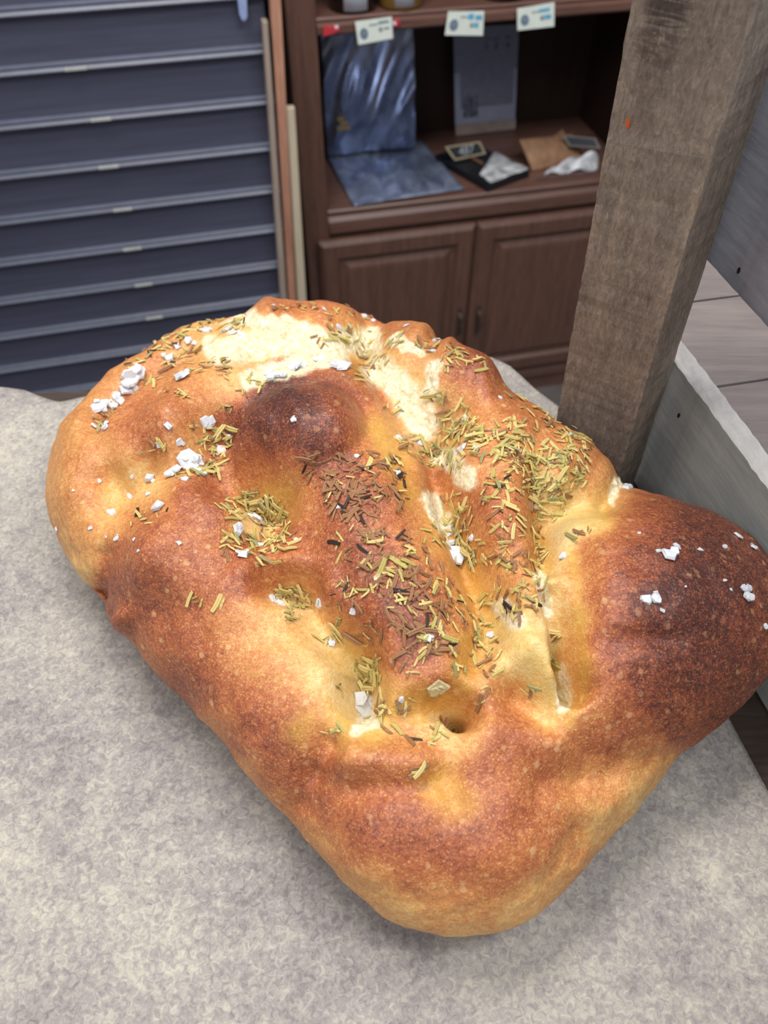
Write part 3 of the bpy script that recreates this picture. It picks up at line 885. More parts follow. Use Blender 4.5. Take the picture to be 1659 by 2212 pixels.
# small orange stain on the post's broad face
fx = (E2[0] - E1[0]).normalized(); fz = (E1[1] - E1[0]).normalized(); fn = fx.cross(fz).normalized()
if fn.y > 0: fn = -fn
def on_post(u, v):
    r = Vector(ray(u, v)); c = Vector((0, 0, HCAM))
    t = (E1[0] - c).dot(fn) / r.dot(fn)
    return c + r * t
cpt = on_post(1359, 264)
q = [W(cpt + fx * 0.0009 * math.cos(t) + fz * 0.0022 * math.sin(t) + fn * 0.0009) for t in [k * math.pi / 5 for k in range(10)]]
prism('orange_stain', q, tuple(fn * 0.0003), M_orange, rack)
# other posts of the rack that stand outside the picture
for a, o_ in ((-0.26, -0.034), (-0.26, 0.43), (0.30, 0.43)):
    q = [side(a, o_, 0.0027), side(a + 0.034, o_, 0.0027), side(a + 0.034, o_ + 0.033, 0.0027), side(a, o_ + 0.033, 0.0027)]
    prism('rear_post', q, (0, 0, 0.33), M_post, rack, 0.001)
for u, v in ((1468, 897), (1598, 584)):
    a, zz = on_side(u, v)
    c = Vector(side(a, -0.0004, zz)); dx = Vector((dR[0], dR[1], 0))
    q = [tuple(c + dx * 0.0009 * math.cos(t) + Vector((0, 0, 0.0016)) * math.sin(t)) for t in [k * math.pi / 5 for k in range(10)]]
    prism('nail', q, (nR[0] * -0.0004, nR[1] * -0.0004, 0), M_hole, rack)

# ================================================================ the loaf
RAD = [0.178, 0.1731, 0.1683, 0.1645, 0.1575, 0.1489, 0.1449, 0.1441, 0.1422, 0.1402, 0.1428, 0.1485, 0.1512, 0.1517, 0.1513, 0.1518, 0.164, 0.1917, 0.2187, 0.2259, 0.2199, 0.2176, 0.2247, 0.2367, 0.2435, 0.2428, 0.2391, 0.233, 0.2266, 0.2218, 0.2171, 0.2101, 0.1995, 0.1871, 0.1742, 0.1588, 0.1427, 0.1292, 0.1201, 0.115, 0.1114, 0.1076, 0.1037, 0.1, 0.0974, 0.0974, 0.0992, 0.1018, 0.1059, 0.1112, 0.1159, 0.1198, 0.1258, 0.1356, 0.1459, 0.1532, 0.158, 0.1614, 0.1627, 0.1617, 0.1593, 0.1573, 0.1561, 0.1559, 0.1577, 0.1603, 0.1621, 0.1636, 0.1661, 0.1704, 0.176, 0.1794]
CX, CY = -0.005, 0.215
LINES = settle(RAD, CX, CY, 150, 6)
NL = 620
P0, n0_, a0_, phi0 = loaf_body(NL, RAD, CX, CY)
bd = bend_dir(n0_)
P1 = P0 + bd * relief(P0, n0_, a0_, LINES)[:, None]
U1, V1, D1 = to_px(P1)

# how far each place is baked: 0 pale dough ... 1 nearly black (read off the real loaf)
BAKE = '''
110 1050 .42;150 950 .45;200 880 .5;250 810 .5;300 780 .5;130 1150 .45;170 1050 .52;180 1180 .5;160 1230 .25;210 1010 .52;260 990 .42;280 1050 .18;250 1090 .18;240 1130 .35;310 1060 .15;205 1110 .48;150 1180 .36
310 900 .62;380 880 .62;340 960 .66;420 850 .56;290 950 .66;480 880 .5;400 950 .45;470 820 .45;500 780 .35;370 1000 .45;330 1080 .5
300 1120 .68;280 1200 .7;350 1150 .68;430 1100 .74;470 1080 .7;260 1280 .78;250 1340 .76;350 1250 .76;430 1200 .62;480 1250 .7;530 1230 .73;560 1250 .68;400 1330 .7;350 1380 .75;430 1420 .68;480 1350 .56;520 1400 .5;560 1450 .48;600 1500 .6;540 1340 .45;580 1360 .36;640 1400 .33;450 1500 .75;380 1460 .76;550 1580 .79;620 1580 .75;660 1540 .6;500 1600 .7;600 1680 .72;470 1580 .5;540 1670 .48;600 1745 .5;650 1780 .55;690 1830 .45;520 1500 .66;600 1440 .42;650 1460 .34;390 1230 .7;310 1300 .76;330 1420 .6;600 1620 .76;560 1530 .72
560 850 1;620 830 1;540 910 .97;600 900 .95;680 880 .95;650 950 .88;720 850 .84;580 960 .87;520 980 .74;560 1020 .6;620 1030 .62;600 1060 .45;640 1090 .42;700 960 .88;740 930 .82;740 860 .86;680 805 .78;760 830 .72;790 900 .6;820 950 .45;770 870 .7;830 1000 .45;510 930 .85;500 1010 .6;640 800 .95;540 1050 .5;740 880 .78;790 950 .52;850 960 .4
720 1000 .82;740 1060 .8;700 1080 .7;670 1120 .62;780 1020 .78;760 1130 .78;830 1060 .74;880 1080 .6;900 1120 .5;790 1200 .78;720 1200 .72;680 1180 .72;640 1200 .7;700 1260 .68;760 1270 .8;850 1220 .78;900 1190 .55;930 1250 .58;880 1300 .82;820 1350 .82;960 1300 .58;1000 1300 .42;920 1380 .82;860 1430 .82;950 1440 .76;980 1400 .64;1010 1370 .45;900 1500 .6;940 1510 .5;840 1400 .6;850 1500 .4;800 1380 .5;750 1340 .6;640 1240 .6;590 1250 .52;980 1340 .56;870 1160 .64;930 1180 .42;850 1130 .68;970 1460 .55
560 1110 .2;640 1290 .15;740 1430 .14;790 1480 .1;740 1500 .18;720 1560 .3;800 1560 .08;930 1560 .2;970 1580 .12;700 1380 .2;690 1440 .25;840 1550 .35;620 1310 .25;760 1530 .12
700 1600 .5;760 1600 .48;850 1580 .55;900 1620 .52;1000 1600 .4;1030 1560 .5;700 1650 .7;800 1650 .64;900 1650 .62;740 1720 .62;850 1720 .68;950 1680 .48;980 1740 .52;1050 1650 .7;1100 1580 .7;1150 1620 .67;1080 1520 .6;1200 1600 .6;1250 1580 .66;1000 1800 .76;1100 1780 .7;900 1820 .74;800 1800 .76;760 1850 .64;1050 1900 .62;900 1900 .6;980 1950 .5;1000 2015 .32;880 1980 .34;800 1930 .42;1100 1990 .34;1180 1930 .38;1150 1850 .6;1230 1850 .46;1200 1780 .62;1250 1750 .5;1300 1790 .34;1320 1700 .45;1380 1650 .45;1430 1660 .36;1380 1720 .3;700 1750 .74;650 1700 .74;1280 1680 .5;1000 1860 .72;860 1760 .72;1080 1700 .62;680 1600 .62;940 1960 .45;1040 1960 .48;740 1900 .4
1250 1250 .45;1240 1350 .38;1260 1450 .45;1270 1530 .5;1300 1200 .72;1350 1140 .74;1400 1120 .78;1480 1160 .88;1420 1200 .88;1330 1260 .78;1380 1300 .92;1450 1260 .97;1530 1200 .95;1560 1150 .88;1600 1220 .9;1550 1300 .95;1620 1320 .87;1450 1380 .93;1350 1400 .84;1310 1380 .74;1400 1480 .86;1500 1450 .9;1580 1420 .9;1640 1420 .86;1300 1500 .68;1350 1560 .75;1450 1560 .84;1550 1530 .85;1600 1490 .86;1500 1600 .77;1400 1620 .67;1300 1620 .67;1280 1220 .5;1290 1300 .58;1370 1230 .8;1330 1320 .78;1490 1320 .96;1320 1450 .76;1330 1080 .5;1370 1090 .72
1080 1110 .7;1100 1160 .68;1060 1160 .6;1130 1100 .62;1090 1060 .6;1070 1200 .4;1100 1230 .45;1140 1240 .62;1080 1290 .35;1120 1300 .45;1100 1350 .16;1150 1380 .12;1090 1420 .22;1060 1450 .38;1120 1450 .22;1160 1480 .18;1180 1530 .18;1200 1560 .22;1130 1520 .48;1060 1000 .5;1100 980 .5;1150 960 .45;1200 950 .52;1250 980 .52;1290 1020 .55;1200 1050 .35;1240 1080 .28;1180 1100 .2;1230 1130 .12;1280 1120 .12;1300 1080 .35;1330 1060 .2;1200 1180 .12;1180 1240 .14;1190 1340 .2;1140 1180 .6
960 800 .56;1000 790 .78;1030 800 .78;1060 840 .68;1100 860 .62;1050 900 .5;1150 900 .62;1180 920 .62;980 870 .4;1010 930 .4;880 770 .42;850 800 .22;900 760 .55;560 670 .68;620 665 .68;700 680 .68;780 690 .62;850 700 .65;640 700 .5;720 710 .5;800 720 .45;880 720 .52;560 700 .35;560 740 .14;650 740 .1;740 740 .14;480 780 .3;430 790 .42;450 740 .3;400 760 .45;350 820 .52;520 830 .2;680 770 .06;940 740 .6;920 800 .3;900 850 .1;920 790 .42;1220 1000 .5
'''
BK = np.array([[float(x) for x in e.split()] for e in BAKE.replace('\n', ';').split(';') if e.strip()])
jx = 9 * waves(P1, 11, 0.006, 0.03, 22); jy = 9 * waves(P1, 12, 0.006, 0.03, 22)
UJ, VJ = U1 + jx, V1 + jy
num = np.zeros(len(P1)); den = np.full(len(P1), 1e-9)
for x, y, b in BK:
    d2 = (UJ - x) ** 2 + (VJ - y) ** 2
    w = np.exp(-d2 / (2 * 27.0 ** 2)) + 2e-3 * np.exp(-d2 / (2 * 75.0 ** 2)) + 1e-9 / (1 + d2 * 1e-4)
    num += w * b; den += w
bake = num / den
# the far and under sides nobody sees: brown crust above, pale near the table
tow = np.array([0, 0, HCAM]) - P1
tow /= np.linalg.norm(tow, axis=1, keepdims=True)
seen = smooth01((n0_ * tow).sum(1), -0.22, -0.02)
hidden = 0.30 + 0.36 * smooth01(P1[:, 2], 0.006, 0.03)
bake = bake * seen + hidden * (1 - seen)

# torn crumb (white, fibrous) and oily, yellow-stained places
CRUMB = [([(470, 765), (560, 748), (640, 745), (720, 752), (800, 745)], 34), ([(560, 705), (620, 715), (700, 735)], 24), ([(540, 825), (600, 805), (660, 785), (730, 780)], 26),
         ([(820, 800), (860, 840), (890, 890), (915, 925)], 38), ([(935, 800), (925, 850)], 22), ([(945, 990), (985, 1010), (1005, 1045)], 26),
         ([(925, 1085), (945, 1115), (960, 1150)], 20), ([(1085, 1320), (1110, 1345)], 24), ([(1215, 1450), (1212, 1530)], 16), ([(1160, 1250), (1185, 1330)], 15),
         ([(1330, 1050), (1320, 1085)], 14), ([(800, 1560), (770, 1580)], 18), ([(545, 690), (500, 705)], 16), ([(860, 745), (900, 765)], 18)]
OIL = [([(760, 770), (800, 780)], 40), ([(950, 1130), (990, 1200), (1030, 1290), (1060, 1360)], 34), ([(1100, 1340), (1150, 1420), (1190, 1500)], 44), ([(1180, 1090), (1230, 1130), (1290, 1110)], 42),
       ([(820, 930), (850, 990), (890, 1080)], 28), ([(740, 1560), (800, 1590), (880, 1520), (960, 1520)], 36), ([(950, 1690), (985, 1740)], 40), ([(1240, 1200), (1245, 1320), (1262, 1480), (1230, 1570)], 13), ([(660, 1560), (640, 1590)], 30), ([(1160, 1160), (1170, 1260)], 22), ([(740, 1420), (790, 1470)], 36), ([(1000, 1390), (1000, 1480)], 30), ([(580, 1080), (620, 1070)], 26)]
def field(strokes, e):
    out = np.zeros(len(P1))
    for L, w in strokes:
        d, _ = seg_dist(UJ, VJ, L, [1] * len(L))
        out = np.maximum(out, np.exp(-(d / w) ** e))
    return out * seen
crumb = field(CRUMB, 3.0); oil = field(OIL, 2.0)
# torn crumb is stringy and pitted
P1 = P1 + bd * (crumb * 0.0011 * waves(P1, 21, 0.0025, 0.010, 60))[:, None]
P1 = P1 + bd * ((1 - crumb) * 0.0002 * waves(P1, 22, 0.003, 0.012, 60))[:, None]

idx = np.arange(NL * NL).reshape(NL, NL)
quads = np.stack([idx[:-1, :-1], idx[:-1, 1:], idx[1:, 1:], idx[1:, :-1]], -1).reshape(-1, 4)
rim = np.concatenate([idx[0, :], idx[1:, -1], idx[-1, -2::-1], idx[-2:0:-1, 0]])
ZL = ZT + 0.0022
P1[:, 2] = np.maximum(P1[:, 2], 0.0)
me = bpy.data.meshes.new('bread_loaf')
me.vertices.add(len(P1)); me.vertices.foreach_set('co', (P1 + np.array([0, 0, ZL])).astype(np.float32).ravel())
nq = len(quads); nr = len(rim)
me.loops.add(nq * 4 + nr); me.loops.foreach_set('vertex_index', np.concatenate([quads.ravel(), rim[::-1]]).astype(np.int32))
me.polygons.add(nq + 1)
me.polygons.foreach_set('loop_start', np.concatenate([np.arange(nq) * 4, [nq * 4]]).astype(np.int32))
me.polygons.foreach_set('loop_total', np.concatenate([np.full(nq, 4), [nr]]).astype(np.int32))
me.update(calc_edges=True)
me.polygons.foreach_set('use_smooth', [True] * nq + [False])
for nm, arr in (('bake', bake), ('crumb', crumb), ('oil', oil)):
    at = me.attributes.new(nm, 'FLOAT', 'POINT'); at.data.foreach_set('value', arr.astype(np.float32))

N = Nodes('baked_crust')
def attr(nm):
    x = N.n('Attribute'); x.attribute_name = nm
    return x.outputs['Fac']
aB, aC, aO = attr('bake'), attr('crumb'), attr('oil')
v = N.coords()
big = N.noise(v, 90, 4, 0.6); mid = N.noise(v, 420, 4, 0.65, 0.6); fin = N.noise(v, 1700, 3, 0.6)
# pale blister specks of uneven size and outline
wob = N.n('TexNoise'); N.l(v, wob.inputs['Vector']); wob.inputs['Scale'].default_value = 500
wv = N.n('VectorMath', operation='MULTIPLY_ADD'); N.l(wob.outputs['Color'], wv.inputs[0]); wv.inputs[1].default_value = (0.0016, 0.0016, 0.0016); N.l(v, wv.inputs[2])
def specks(scale, lo, hi, thr):
    vo = N.voronoi(wv.outputs[0], scale)
    cell = N.n('SeparateColor'); N.l(vo.outputs['Color'], cell.inputs[0])
    size = N.range(cell.outputs[0], thr, 1.0, 0.0, 1.0)
    return N.math('MULTIPLY', N.range(N.math('DIVIDE', vo.outputs['Distance'], N.math('ADD', size, 0.001)), hi, lo), N.math('ADD', 0.35, N.math('MULTIPLY', cell.outputs[1], 0.65)))
s1 = specks(820, 0.28, 0.62, 0.15); s2 = specks(230, 0.22, 0.46, 0.55)
grit = N.range(N.noise(v, 1150, 2, 0.5), 0.57, 0.68)
crusty = N.range(aB, 0.3, 0.6)
b = N.math('ADD', aB, N.math('MULTIPLY', N.math('SUBTRACT', big, 0.5), 0.22))
b = N.math('ADD', b, N.math('MULTIPLY', N.math('SUBTRACT', mid, 0.5), 0.55))
b = N.math('ADD', b, N.math('MULTIPLY', N.math('SUBTRACT', fin, 0.5), 0.45))
b = N.math('SUBTRACT', b, N.math('MULTIPLY', N.math('MULTIPLY', grit, crusty), 0.22), clamp=True)
col = N.ramp(b, [(0.0, (236, 218, 174)), (0.15, (230, 200, 140)), (0.30, (220, 172, 104)), (0.45, (204, 138, 78)), (0.60, (182, 106, 62)), (0.75, (150, 78, 50)), (0.88, (104, 54, 42)), (1.0, (66, 36, 32))])
pale = N.math('MAXIMUM', N.math('MULTIPLY', s1, 0.5), N.math('MULTIPLY', s2, 0.85))
col = N.mix(N.math('MULTIPLY', pale, crusty), col, N.ramp(aB, [(0.5, (228, 178, 122)), (0.95, (168, 118, 86))]))
col = N.mix(N.math('MULTIPLY', aO, 0.36), col, lin((206, 168, 50)), 'MIX')
cr = N.range(N.math('ADD', aC, N.math('ADD', N.math('MULTIPLY', N.math('SUBTRACT', mid, 0.5), 0.6), N.math('MULTIPLY', N.math('SUBTRACT', big, 0.5), 1.0))), 0.22, 0.85)
crc = N.ramp(N.noise(v, 300, 4, 0.7, 1.5), [(0.3, (206, 176, 116)), (0.45, (226, 210, 166)), (0.62, (238, 230, 206))])
col = N.mix(cr, col, crc)
rough = N.math('ADD', N.math('MULTIPLY', cr, 0.35), N.math('ADD', 0.36, N.math('MULTIPLY', mid, 0.18)))
wr = N.noise(v, 520, 3, 0.6, 1.0)
h1 = N.bump(wr, 0.42, 0.0011)
h2 = N.bump(N.math('ADD', fin, N.math('MULTIPLY', pale, 0.5)), 0.4, 0.0005, h1)
pit = N.voronoi(N.coords((1, 1, 1)), 380, 'SMOOTH_F1')
h3n = N.n('Bump'); h3n.inputs['Distance'].default_value = 0.0016
N.l(pit.outputs['Distance'], h3n.inputs['Height']); N.l(h2, h3n.inputs['Normal']); N.l(N.math('MULTIPLY', cr, 0.5), h3n.inputs['Strength'])
M_bread = N.done(col, rough, h3n.outputs[0], 0.5)
N.b.inputs['Subsurface Weight'].default_value = 0.06
N.b.inputs['Subsurface Radius'].default_value = (0.004, 0.002, 0.001)
me.materials.append(M_bread)
loaf = bpy.data.objects.new('bread_loaf', me); COL.objects.link(loaf)
tag(loaf, 'large lumpy golden brown twisted loaf topped with rosemary and salt on beige paper', 'bread')

# ================================================================ rosemary and salt, laid on the crust
co = P1 + np.array([0, 0, ZL])
BV = BVHTree.FromPolygons(co.tolist(), quads.tolist())
CAMP = Vector((0, 0, ZT + HCAM))
def hit(u, v):
    r = Vector(ray(u, v)).normalized()
    loc, nor, i, d = BV.ray_cast(CAMP, r)
    if loc is None: return None
    acc = Vector((0, 0, 0))                     # a steadier normal, averaged over a few mm
    for du, dv in ((0, 0), (9, 0), (-9, 0), (0, 9), (0, -9)):
        l2, n2, i2, d2 = BV.ray_cast(CAMP, Vector(ray(u + du, v + dv)).normalized())
        if l2 is not None and (l2 - loc).length < 0.008:
            acc += n2 if n2.dot(r) < 0 else -n2
    return loc, acc.normalized(), d

def seat(loc, nor, spin, lift, tip=0.0, roll=0.0):
    z = nor; x = z.orthogonal().normalized(); y = z.cross(x)
    X = x * math.cos(spin) + y * math.sin(spin); Y = z.cross(X)
    m = Matrix((X, Y, z)).transposed().to_4x4()
    return Matrix.Translation(loc + nor * lift) @ m @ Matrix.Rotation(tip, 4, 'Y') @ Matrix.Rotation(roll, 4, 'X')

HERB = {}
for nm, dark, light in (('olive', (158, 142, 74), (206, 190, 112)), ('straw', (184, 160, 92), (228, 208, 138)), ('green', (128, 124, 76), (176, 170, 112)), ('brown', (118, 80, 52), (172, 126, 84)), ('burnt', (36, 26, 24), (66, 48, 40))):
    N = Nodes('rosemary_' + nm)
    f = N.noise(N.coords((0.4, 3, 1)), 700, 3, 0.6)
    HERB[nm] = N.done(N.ramp(f, [(0.32, dark), (0.68, light)]), 0.5, None, 0.4)
def needle_geo(L, w, bend, curl, rg):
    """a piece of dried leaf: rolled-under edges, a groove along the top, gently bent, cut ends"""
    n = 6; vs = []; fs = []
    prof = [(-1.0, -0.45), (-1.05, 0.05), (-0.62, 0.48), (-0.16, 0.40), (0.0, 0.16), (0.16, 0.40), (0.62, 0.48), (1.05, 0.05), (1.0, -0.45), (0.3, -0.52), (-0.3, -0.52)]
    m = len(prof); tilt0, tilt1 = rg.uniform(-0.3, 0.3), rg.uniform(-0.3, 0.3)
    for i in range(n + 1):
        t = i / n; x = (t - 0.5) * L
        wd = w * 0.5 * (1.0 - curl * (abs(t - 0.45) * 2) ** 2.2)
        for k, (py, pz) in enumerate(prof):
            sx = (tilt0 if i == 0 else tilt1 if i == n else 0) * py * w
            vs.append((x + sx, py * wd + bend * L * ((t - 0.5) ** 2 * 4 - 0.3), pz * wd * 0.85 + 0.25 * abs(bend) * L * (0.3 - (t - 0.5) ** 2 * 4)))
    for i in range(n):
        for k in range(m):
            fs.append((m * i + k, m * i + (k + 1) % m, m * i + m + (k + 1) % m, m * i + m + k))
    fs.append(tuple(range(m))[::-1]); fs.append(tuple(n * m + k for k in range(m)))
    return vs, fs
rgn = random.Random(5)
GEO = []
for k in range(12):
    GEO.append(needle_geo(1.0, rgn.uniform(0.16, 0.25), rgn.uniform(-0.06, 0.06), rgn.uniform(0.02, 0.35), rgn))
MESH = {}
for gi, (vs, fs) in enumerate(GEO):
    for nm, m in HERB.items():
        x = bpy.data.meshes.new('rosemary_needle'); x.from_pydata(vs, [], fs); x.update(); x.materials.append(m)
        MESH[gi, nm] = x

OL, BR, DK = dict(olive=4, straw=6, green=2, brown=1.5), dict(brown=7, olive=2, burnt=.7, straw=2), dict(brown=7, burnt=.8, straw=.5)
MX = dict(olive=4, straw=4, brown=4, green=1, burnt=.5)
# label, group, palette, [(cx, cy, rx, ry, turn deg, count)]
BEDS = [
 ('piece of dried rosemary on the far left shoulder of the loaf beneath the shutter', 'rosemary on the far left shoulder', MX, [(300, 770, 45, 14, -35, 15), (375, 733, 45, 18, -22, 24), (450, 700, 45, 14, -18, 24), (500, 710, 36, 14, -15, 12), (400, 770, 50, 14, -25, 18), (520, 692, 20, 8, -10, 5)]),
 ('piece of dried rosemary in the creases of the left strand', 'rosemary in the left creases', MX, [(245, 870, 14, 40, 30, 9), (215, 915, 10, 16, 10, 6), (310, 830, 40, 10, -20, 6), (380, 850, 26, 9, 10, 6), (487, 785, 10, 10, 0, 4), (486, 812, 7, 20, 0, 4), (540, 830, 34, 22, -20, 9), (490, 880, 14, 14, 0, 5), (430, 795, 30, 12, -20, 8)]),
 ('piece of dried rosemary in the hollow left of the dark bump', 'rosemary left of the dark bump', OL, [(462, 970, 34, 46, 20, 40), (440, 930, 28, 12, 30, 7), (335, 965, 30, 16, -20, 7), (395, 1030, 50, 10, -15, 6), (455, 1015, 26, 18, 0, 10)]),
 ('piece of dried rosemary on the smooth left flank', 'rosemary on the left flank', MX, [(330, 1105, 46, 24, -40, 9), (425, 1300, 24, 8, 10, 3), (470, 1302, 16, 5, 0, 1), (490, 1180, 14, 26, 0, 5)]),
 ('piece of dried rosemary filling the hollow under the dark bump', 'rosemary under the dark bump', OL, [(530, 1090, 48, 30, 10, 40), (580, 1105, 36, 34, 0, 40), (600, 1140, 26, 40, 10, 24), (555, 1180, 55, 30, 15, 34), (620, 1165, 26, 26, 0, 8)]),
 ('piece of dried rosemary in the middle left hollow', 'rosemary in the middle left hollow', OL, [(635, 1290, 44, 24, 8, 32), (630, 1325, 22, 18, 30, 8)]),
 ('piece of dried rosemary in the deep front left hollow', 'rosemary in the front left hollow', OL, [(800, 1440, 26, 26, 0, 18), (805, 1480, 22, 30, 20, 16), (822, 1530, 14, 26, 20, 12), (715, 1365, 30, 28, 20, 8), (735, 1480, 14, 8, 0, 2), (715, 1575, 18, 14, 0, 3)]),
 ('piece of browned rosemary on the crest of the dark ridge', 'rosemary on the dark ridge crest', DK, [(790, 1030, 85, 48, 10, 62), (760, 1090, 60, 34, 20, 34), (700, 1020, 44, 34, 20, 14), (860, 1070, 24, 34, 0, 8)]),
 ('piece of browned rosemary on the lower part of the dark ridge', 'rosemary on the lower dark ridge', BR, [(850, 1195, 85, 44, 20, 44), (880, 1260, 95, 40, 15, 50), (760, 1290, 40, 40, 0, 16), (900, 1330, 74, 48, 20, 44), (935, 1390, 54, 34, 10, 26), (770, 1180, 60, 36, 0, 10), (990, 1320, 30, 40, 0, 9), (880, 1430, 40, 28, 0, 6), (790, 1370, 30, 24, 0, 7)]),
 ('piece of dried rosemary in the torn white valley', 'rosemary in the white valley', OL, [(985, 915, 40, 44, 20, 42), (905, 965, 50, 22, 15, 30), (955, 985, 55, 28, 10, 34), (945, 855, 28, 12, 10, 8), (850, 1005, 30, 12, 0, 6), (1010, 930, 32, 24, 0, 18), (990, 1110, 34, 44, 10, 28), (1000, 1175, 44, 24, 10, 20), (940, 1155, 26, 24, 30, 9), (1030, 1210, 34, 12, -10, 9), (1040, 1360, 24, 44, 10, 16), (780, 810, 14, 12, 0, 4), (845, 880, 30, 10, 0, 4)]),
 ('piece of dried rosemary heaped on the right-hand ridges', 'rosemary on the right ridges', OL, [(1070, 965, 62, 36, 10, 46), (1140, 985, 66, 44, 20, 60), (1200, 1010, 56, 50, 30, 62), (1240, 1010, 34, 46, 0, 26), (1180, 1060, 46, 30, 0, 30), (1235, 950, 40, 22, 30, 16), (1120, 920, 50, 18, 10, 10), (1190, 1100, 40, 26, 0, 12)]),
 ('piece of dried rosemary on the small brown knob between the valleys', 'rosemary on the brown knob', MX, [(1080, 1060, 46, 40, 10, 26), (1100, 1130, 44, 44, 0, 16), (1140, 1070, 24, 40, 0, 12), (1100, 1210, 54, 26, 10, 24), (1165, 1180, 20, 50, 0, 20), (1080, 1290, 54, 36, 15, 18), (1150, 1270, 26, 44, 0, 14), (1130, 1320, 40, 26, 0, 8), (1240, 1150, 40, 10, -10, 5)]),
 ('piece of dried rosemary low on the front right of the valleys', 'rosemary low on the front right', MX, [(1050, 1440, 38, 20, 20, 7), (1040, 1500, 20, 26, 20, 4), (1150, 1480, 16, 24, 0, 3), (1200, 1400, 8, 44, 0, 6), (1060, 1400, 20, 26, 0, 6), (990, 1440, 14, 26, 0, 3)]),
 ('piece of dried rosemary along the back rim of the loaf', 'rosemary on the back rim', MX, [(620, 663, 70, 8, 2, 11), (740, 675, 80, 14, 6, 13), (760, 725, 60, 16, 5, 20), (815, 785, 28, 12, -20, 12), (700, 735, 24, 14, 0, 6), (920, 742, 34, 14, 15, 10), (990, 765, 40, 14, 25, 14), (1040, 785, 14, 16, 30, 5), (960, 790, 34, 14, 0, 5), (1150, 885, 44, 14, 30, 12), (1200, 915, 40, 12, 25, 12), (1255, 945, 24, 16, 40, 9), (1105, 845, 20, 14, 40, 4), (840, 735, 30, 10, 0, 5)]),
 ('piece of dried rosemary near the front end of the loaf', 'rosemary near the front end', MX, [(905, 1662, 18, 4, 0, 3), (965, 1575, 24, 24, 0, 6), (870, 1515, 24, 20, 20, 5), (920, 1600, 44, 10, 0, 4), (850, 1570, 20, 16, 0, 2)]),
]
pieces = []
def lay(u, v, label, group, pal, L, lift_max=1.0, spin=None, gi=None):
    h = hit(u, v)
    if h is None: return
    loc, nor, d = h
    lift = 0.00045 + 0.0016 * lift_max * rgn.random() ** 2
    M = seat(loc, nor, rgn.uniform(0, 6.28) if spin is None else spin, lift, rgn.gauss(0, 0.10 + 60 * (lift - 0.00045)), rgn.uniform(-0.4, 0.4))
    pieces.append((L / d, M @ Matrix.Scale(L, 4), label, group, pal, gi if gi is not None else rgn.randrange(len(GEO))))
for label, group, pal, spots in BEDS:
    names = list(pal); wts = [pal[k] for k in names]
    for cx, cy, rx, ry, turn, cnt in spots:
        tt = math.radians(turn); dense = cnt / (rx * ry) * 60
        for _ in range(round(cnt * 1.25)):
            r = math.sqrt(rgn.random()) if rgn.random() < 0.8 else math.sqrt(rgn.random()) * 1.3
            t = rgn.uniform(0, 6.283)
            x, y = rx * r * math.cos(t), ry * r * math.sin(t)
            lay(cx + x * math.cos(tt) - y * math.sin(tt), cy + x * math.sin(tt) + y * math.cos(tt), label, group, rgn.choices(names, wts)[0], min(0.0105, max(0.0034, rgn.lognormvariate(math.log(0.0051), 0.30))), min(1.2, dense))
# a few that anyone can point to
for u, v, L, pal, lab in ((722, 1172, .0080, 'burnt', 'black burnt rosemary piece alone on the reddish crust below the ridge crest'),
                          (783, 1187, .0066, 'burnt', 'dark violet-black rosemary piece just right of the other black one on the ridge'),
                          (868, 1279, .0078, 'burnt', 'black rosemary piece lying level in the middle of the lower ridge'),
                          (905, 1664, .0090, 'brown', 'lone brown rosemary sliver lying on the oily front crust'),
                          (470, 1303, .0088, 'straw', 'lone straw coloured rosemary piece on the bare left flank, right one'),
                          (1202, 1440, .0100, 'olive', 'rosemary piece lodged inside the long right slit')):
    k0 = len(pieces); lay(u, v, lab, None, pal, L, 0.0, None, 2)
    if len(pieces) > k0:
        p = pieces[-1]; pieces[-1] = (9.0,) + p[1:]
pieces.sort(key=lambda p: -p[0])
for sz, M, label, group, pal, gi in pieces[:300]:
    o = bpy.data.objects.new('rosemary_needle', MESH[gi, pal]); COL.objects.link(o)
    o.matrix_world = M
    tag(o, label, 'rosemary', group)
vs = []; fs = []; mi = []; names = list(HERB)
for sz, M, label, group, pal, gi in pieces[300:]:
    gv, gf = GEO[gi]; k = len(vs)
    A = np.array(M); pts = np.array(gv) @ A[:3, :3].T + A[:3, 3]
    vs += pts.tolist(); fs += [tuple(q + k for q in f) for f in gf]; mi += [names.index(pal)] * len(gf)
me2 = bpy.data.meshes.new('chopped_rosemary'); me2.from_pydata(vs, [], fs); me2.update()
for nm in names: me2.materials.append(HERB[nm])
me2.polygons.foreach_set('material_index', mi)
ch = bpy.data.objects.new('chopped_rosemary', me2); COL.objects.link(ch)
tag(ch, 'smaller crumbs of chopped dried rosemary strewn over the whole loaf', 'rosemary', None, 'stuff')

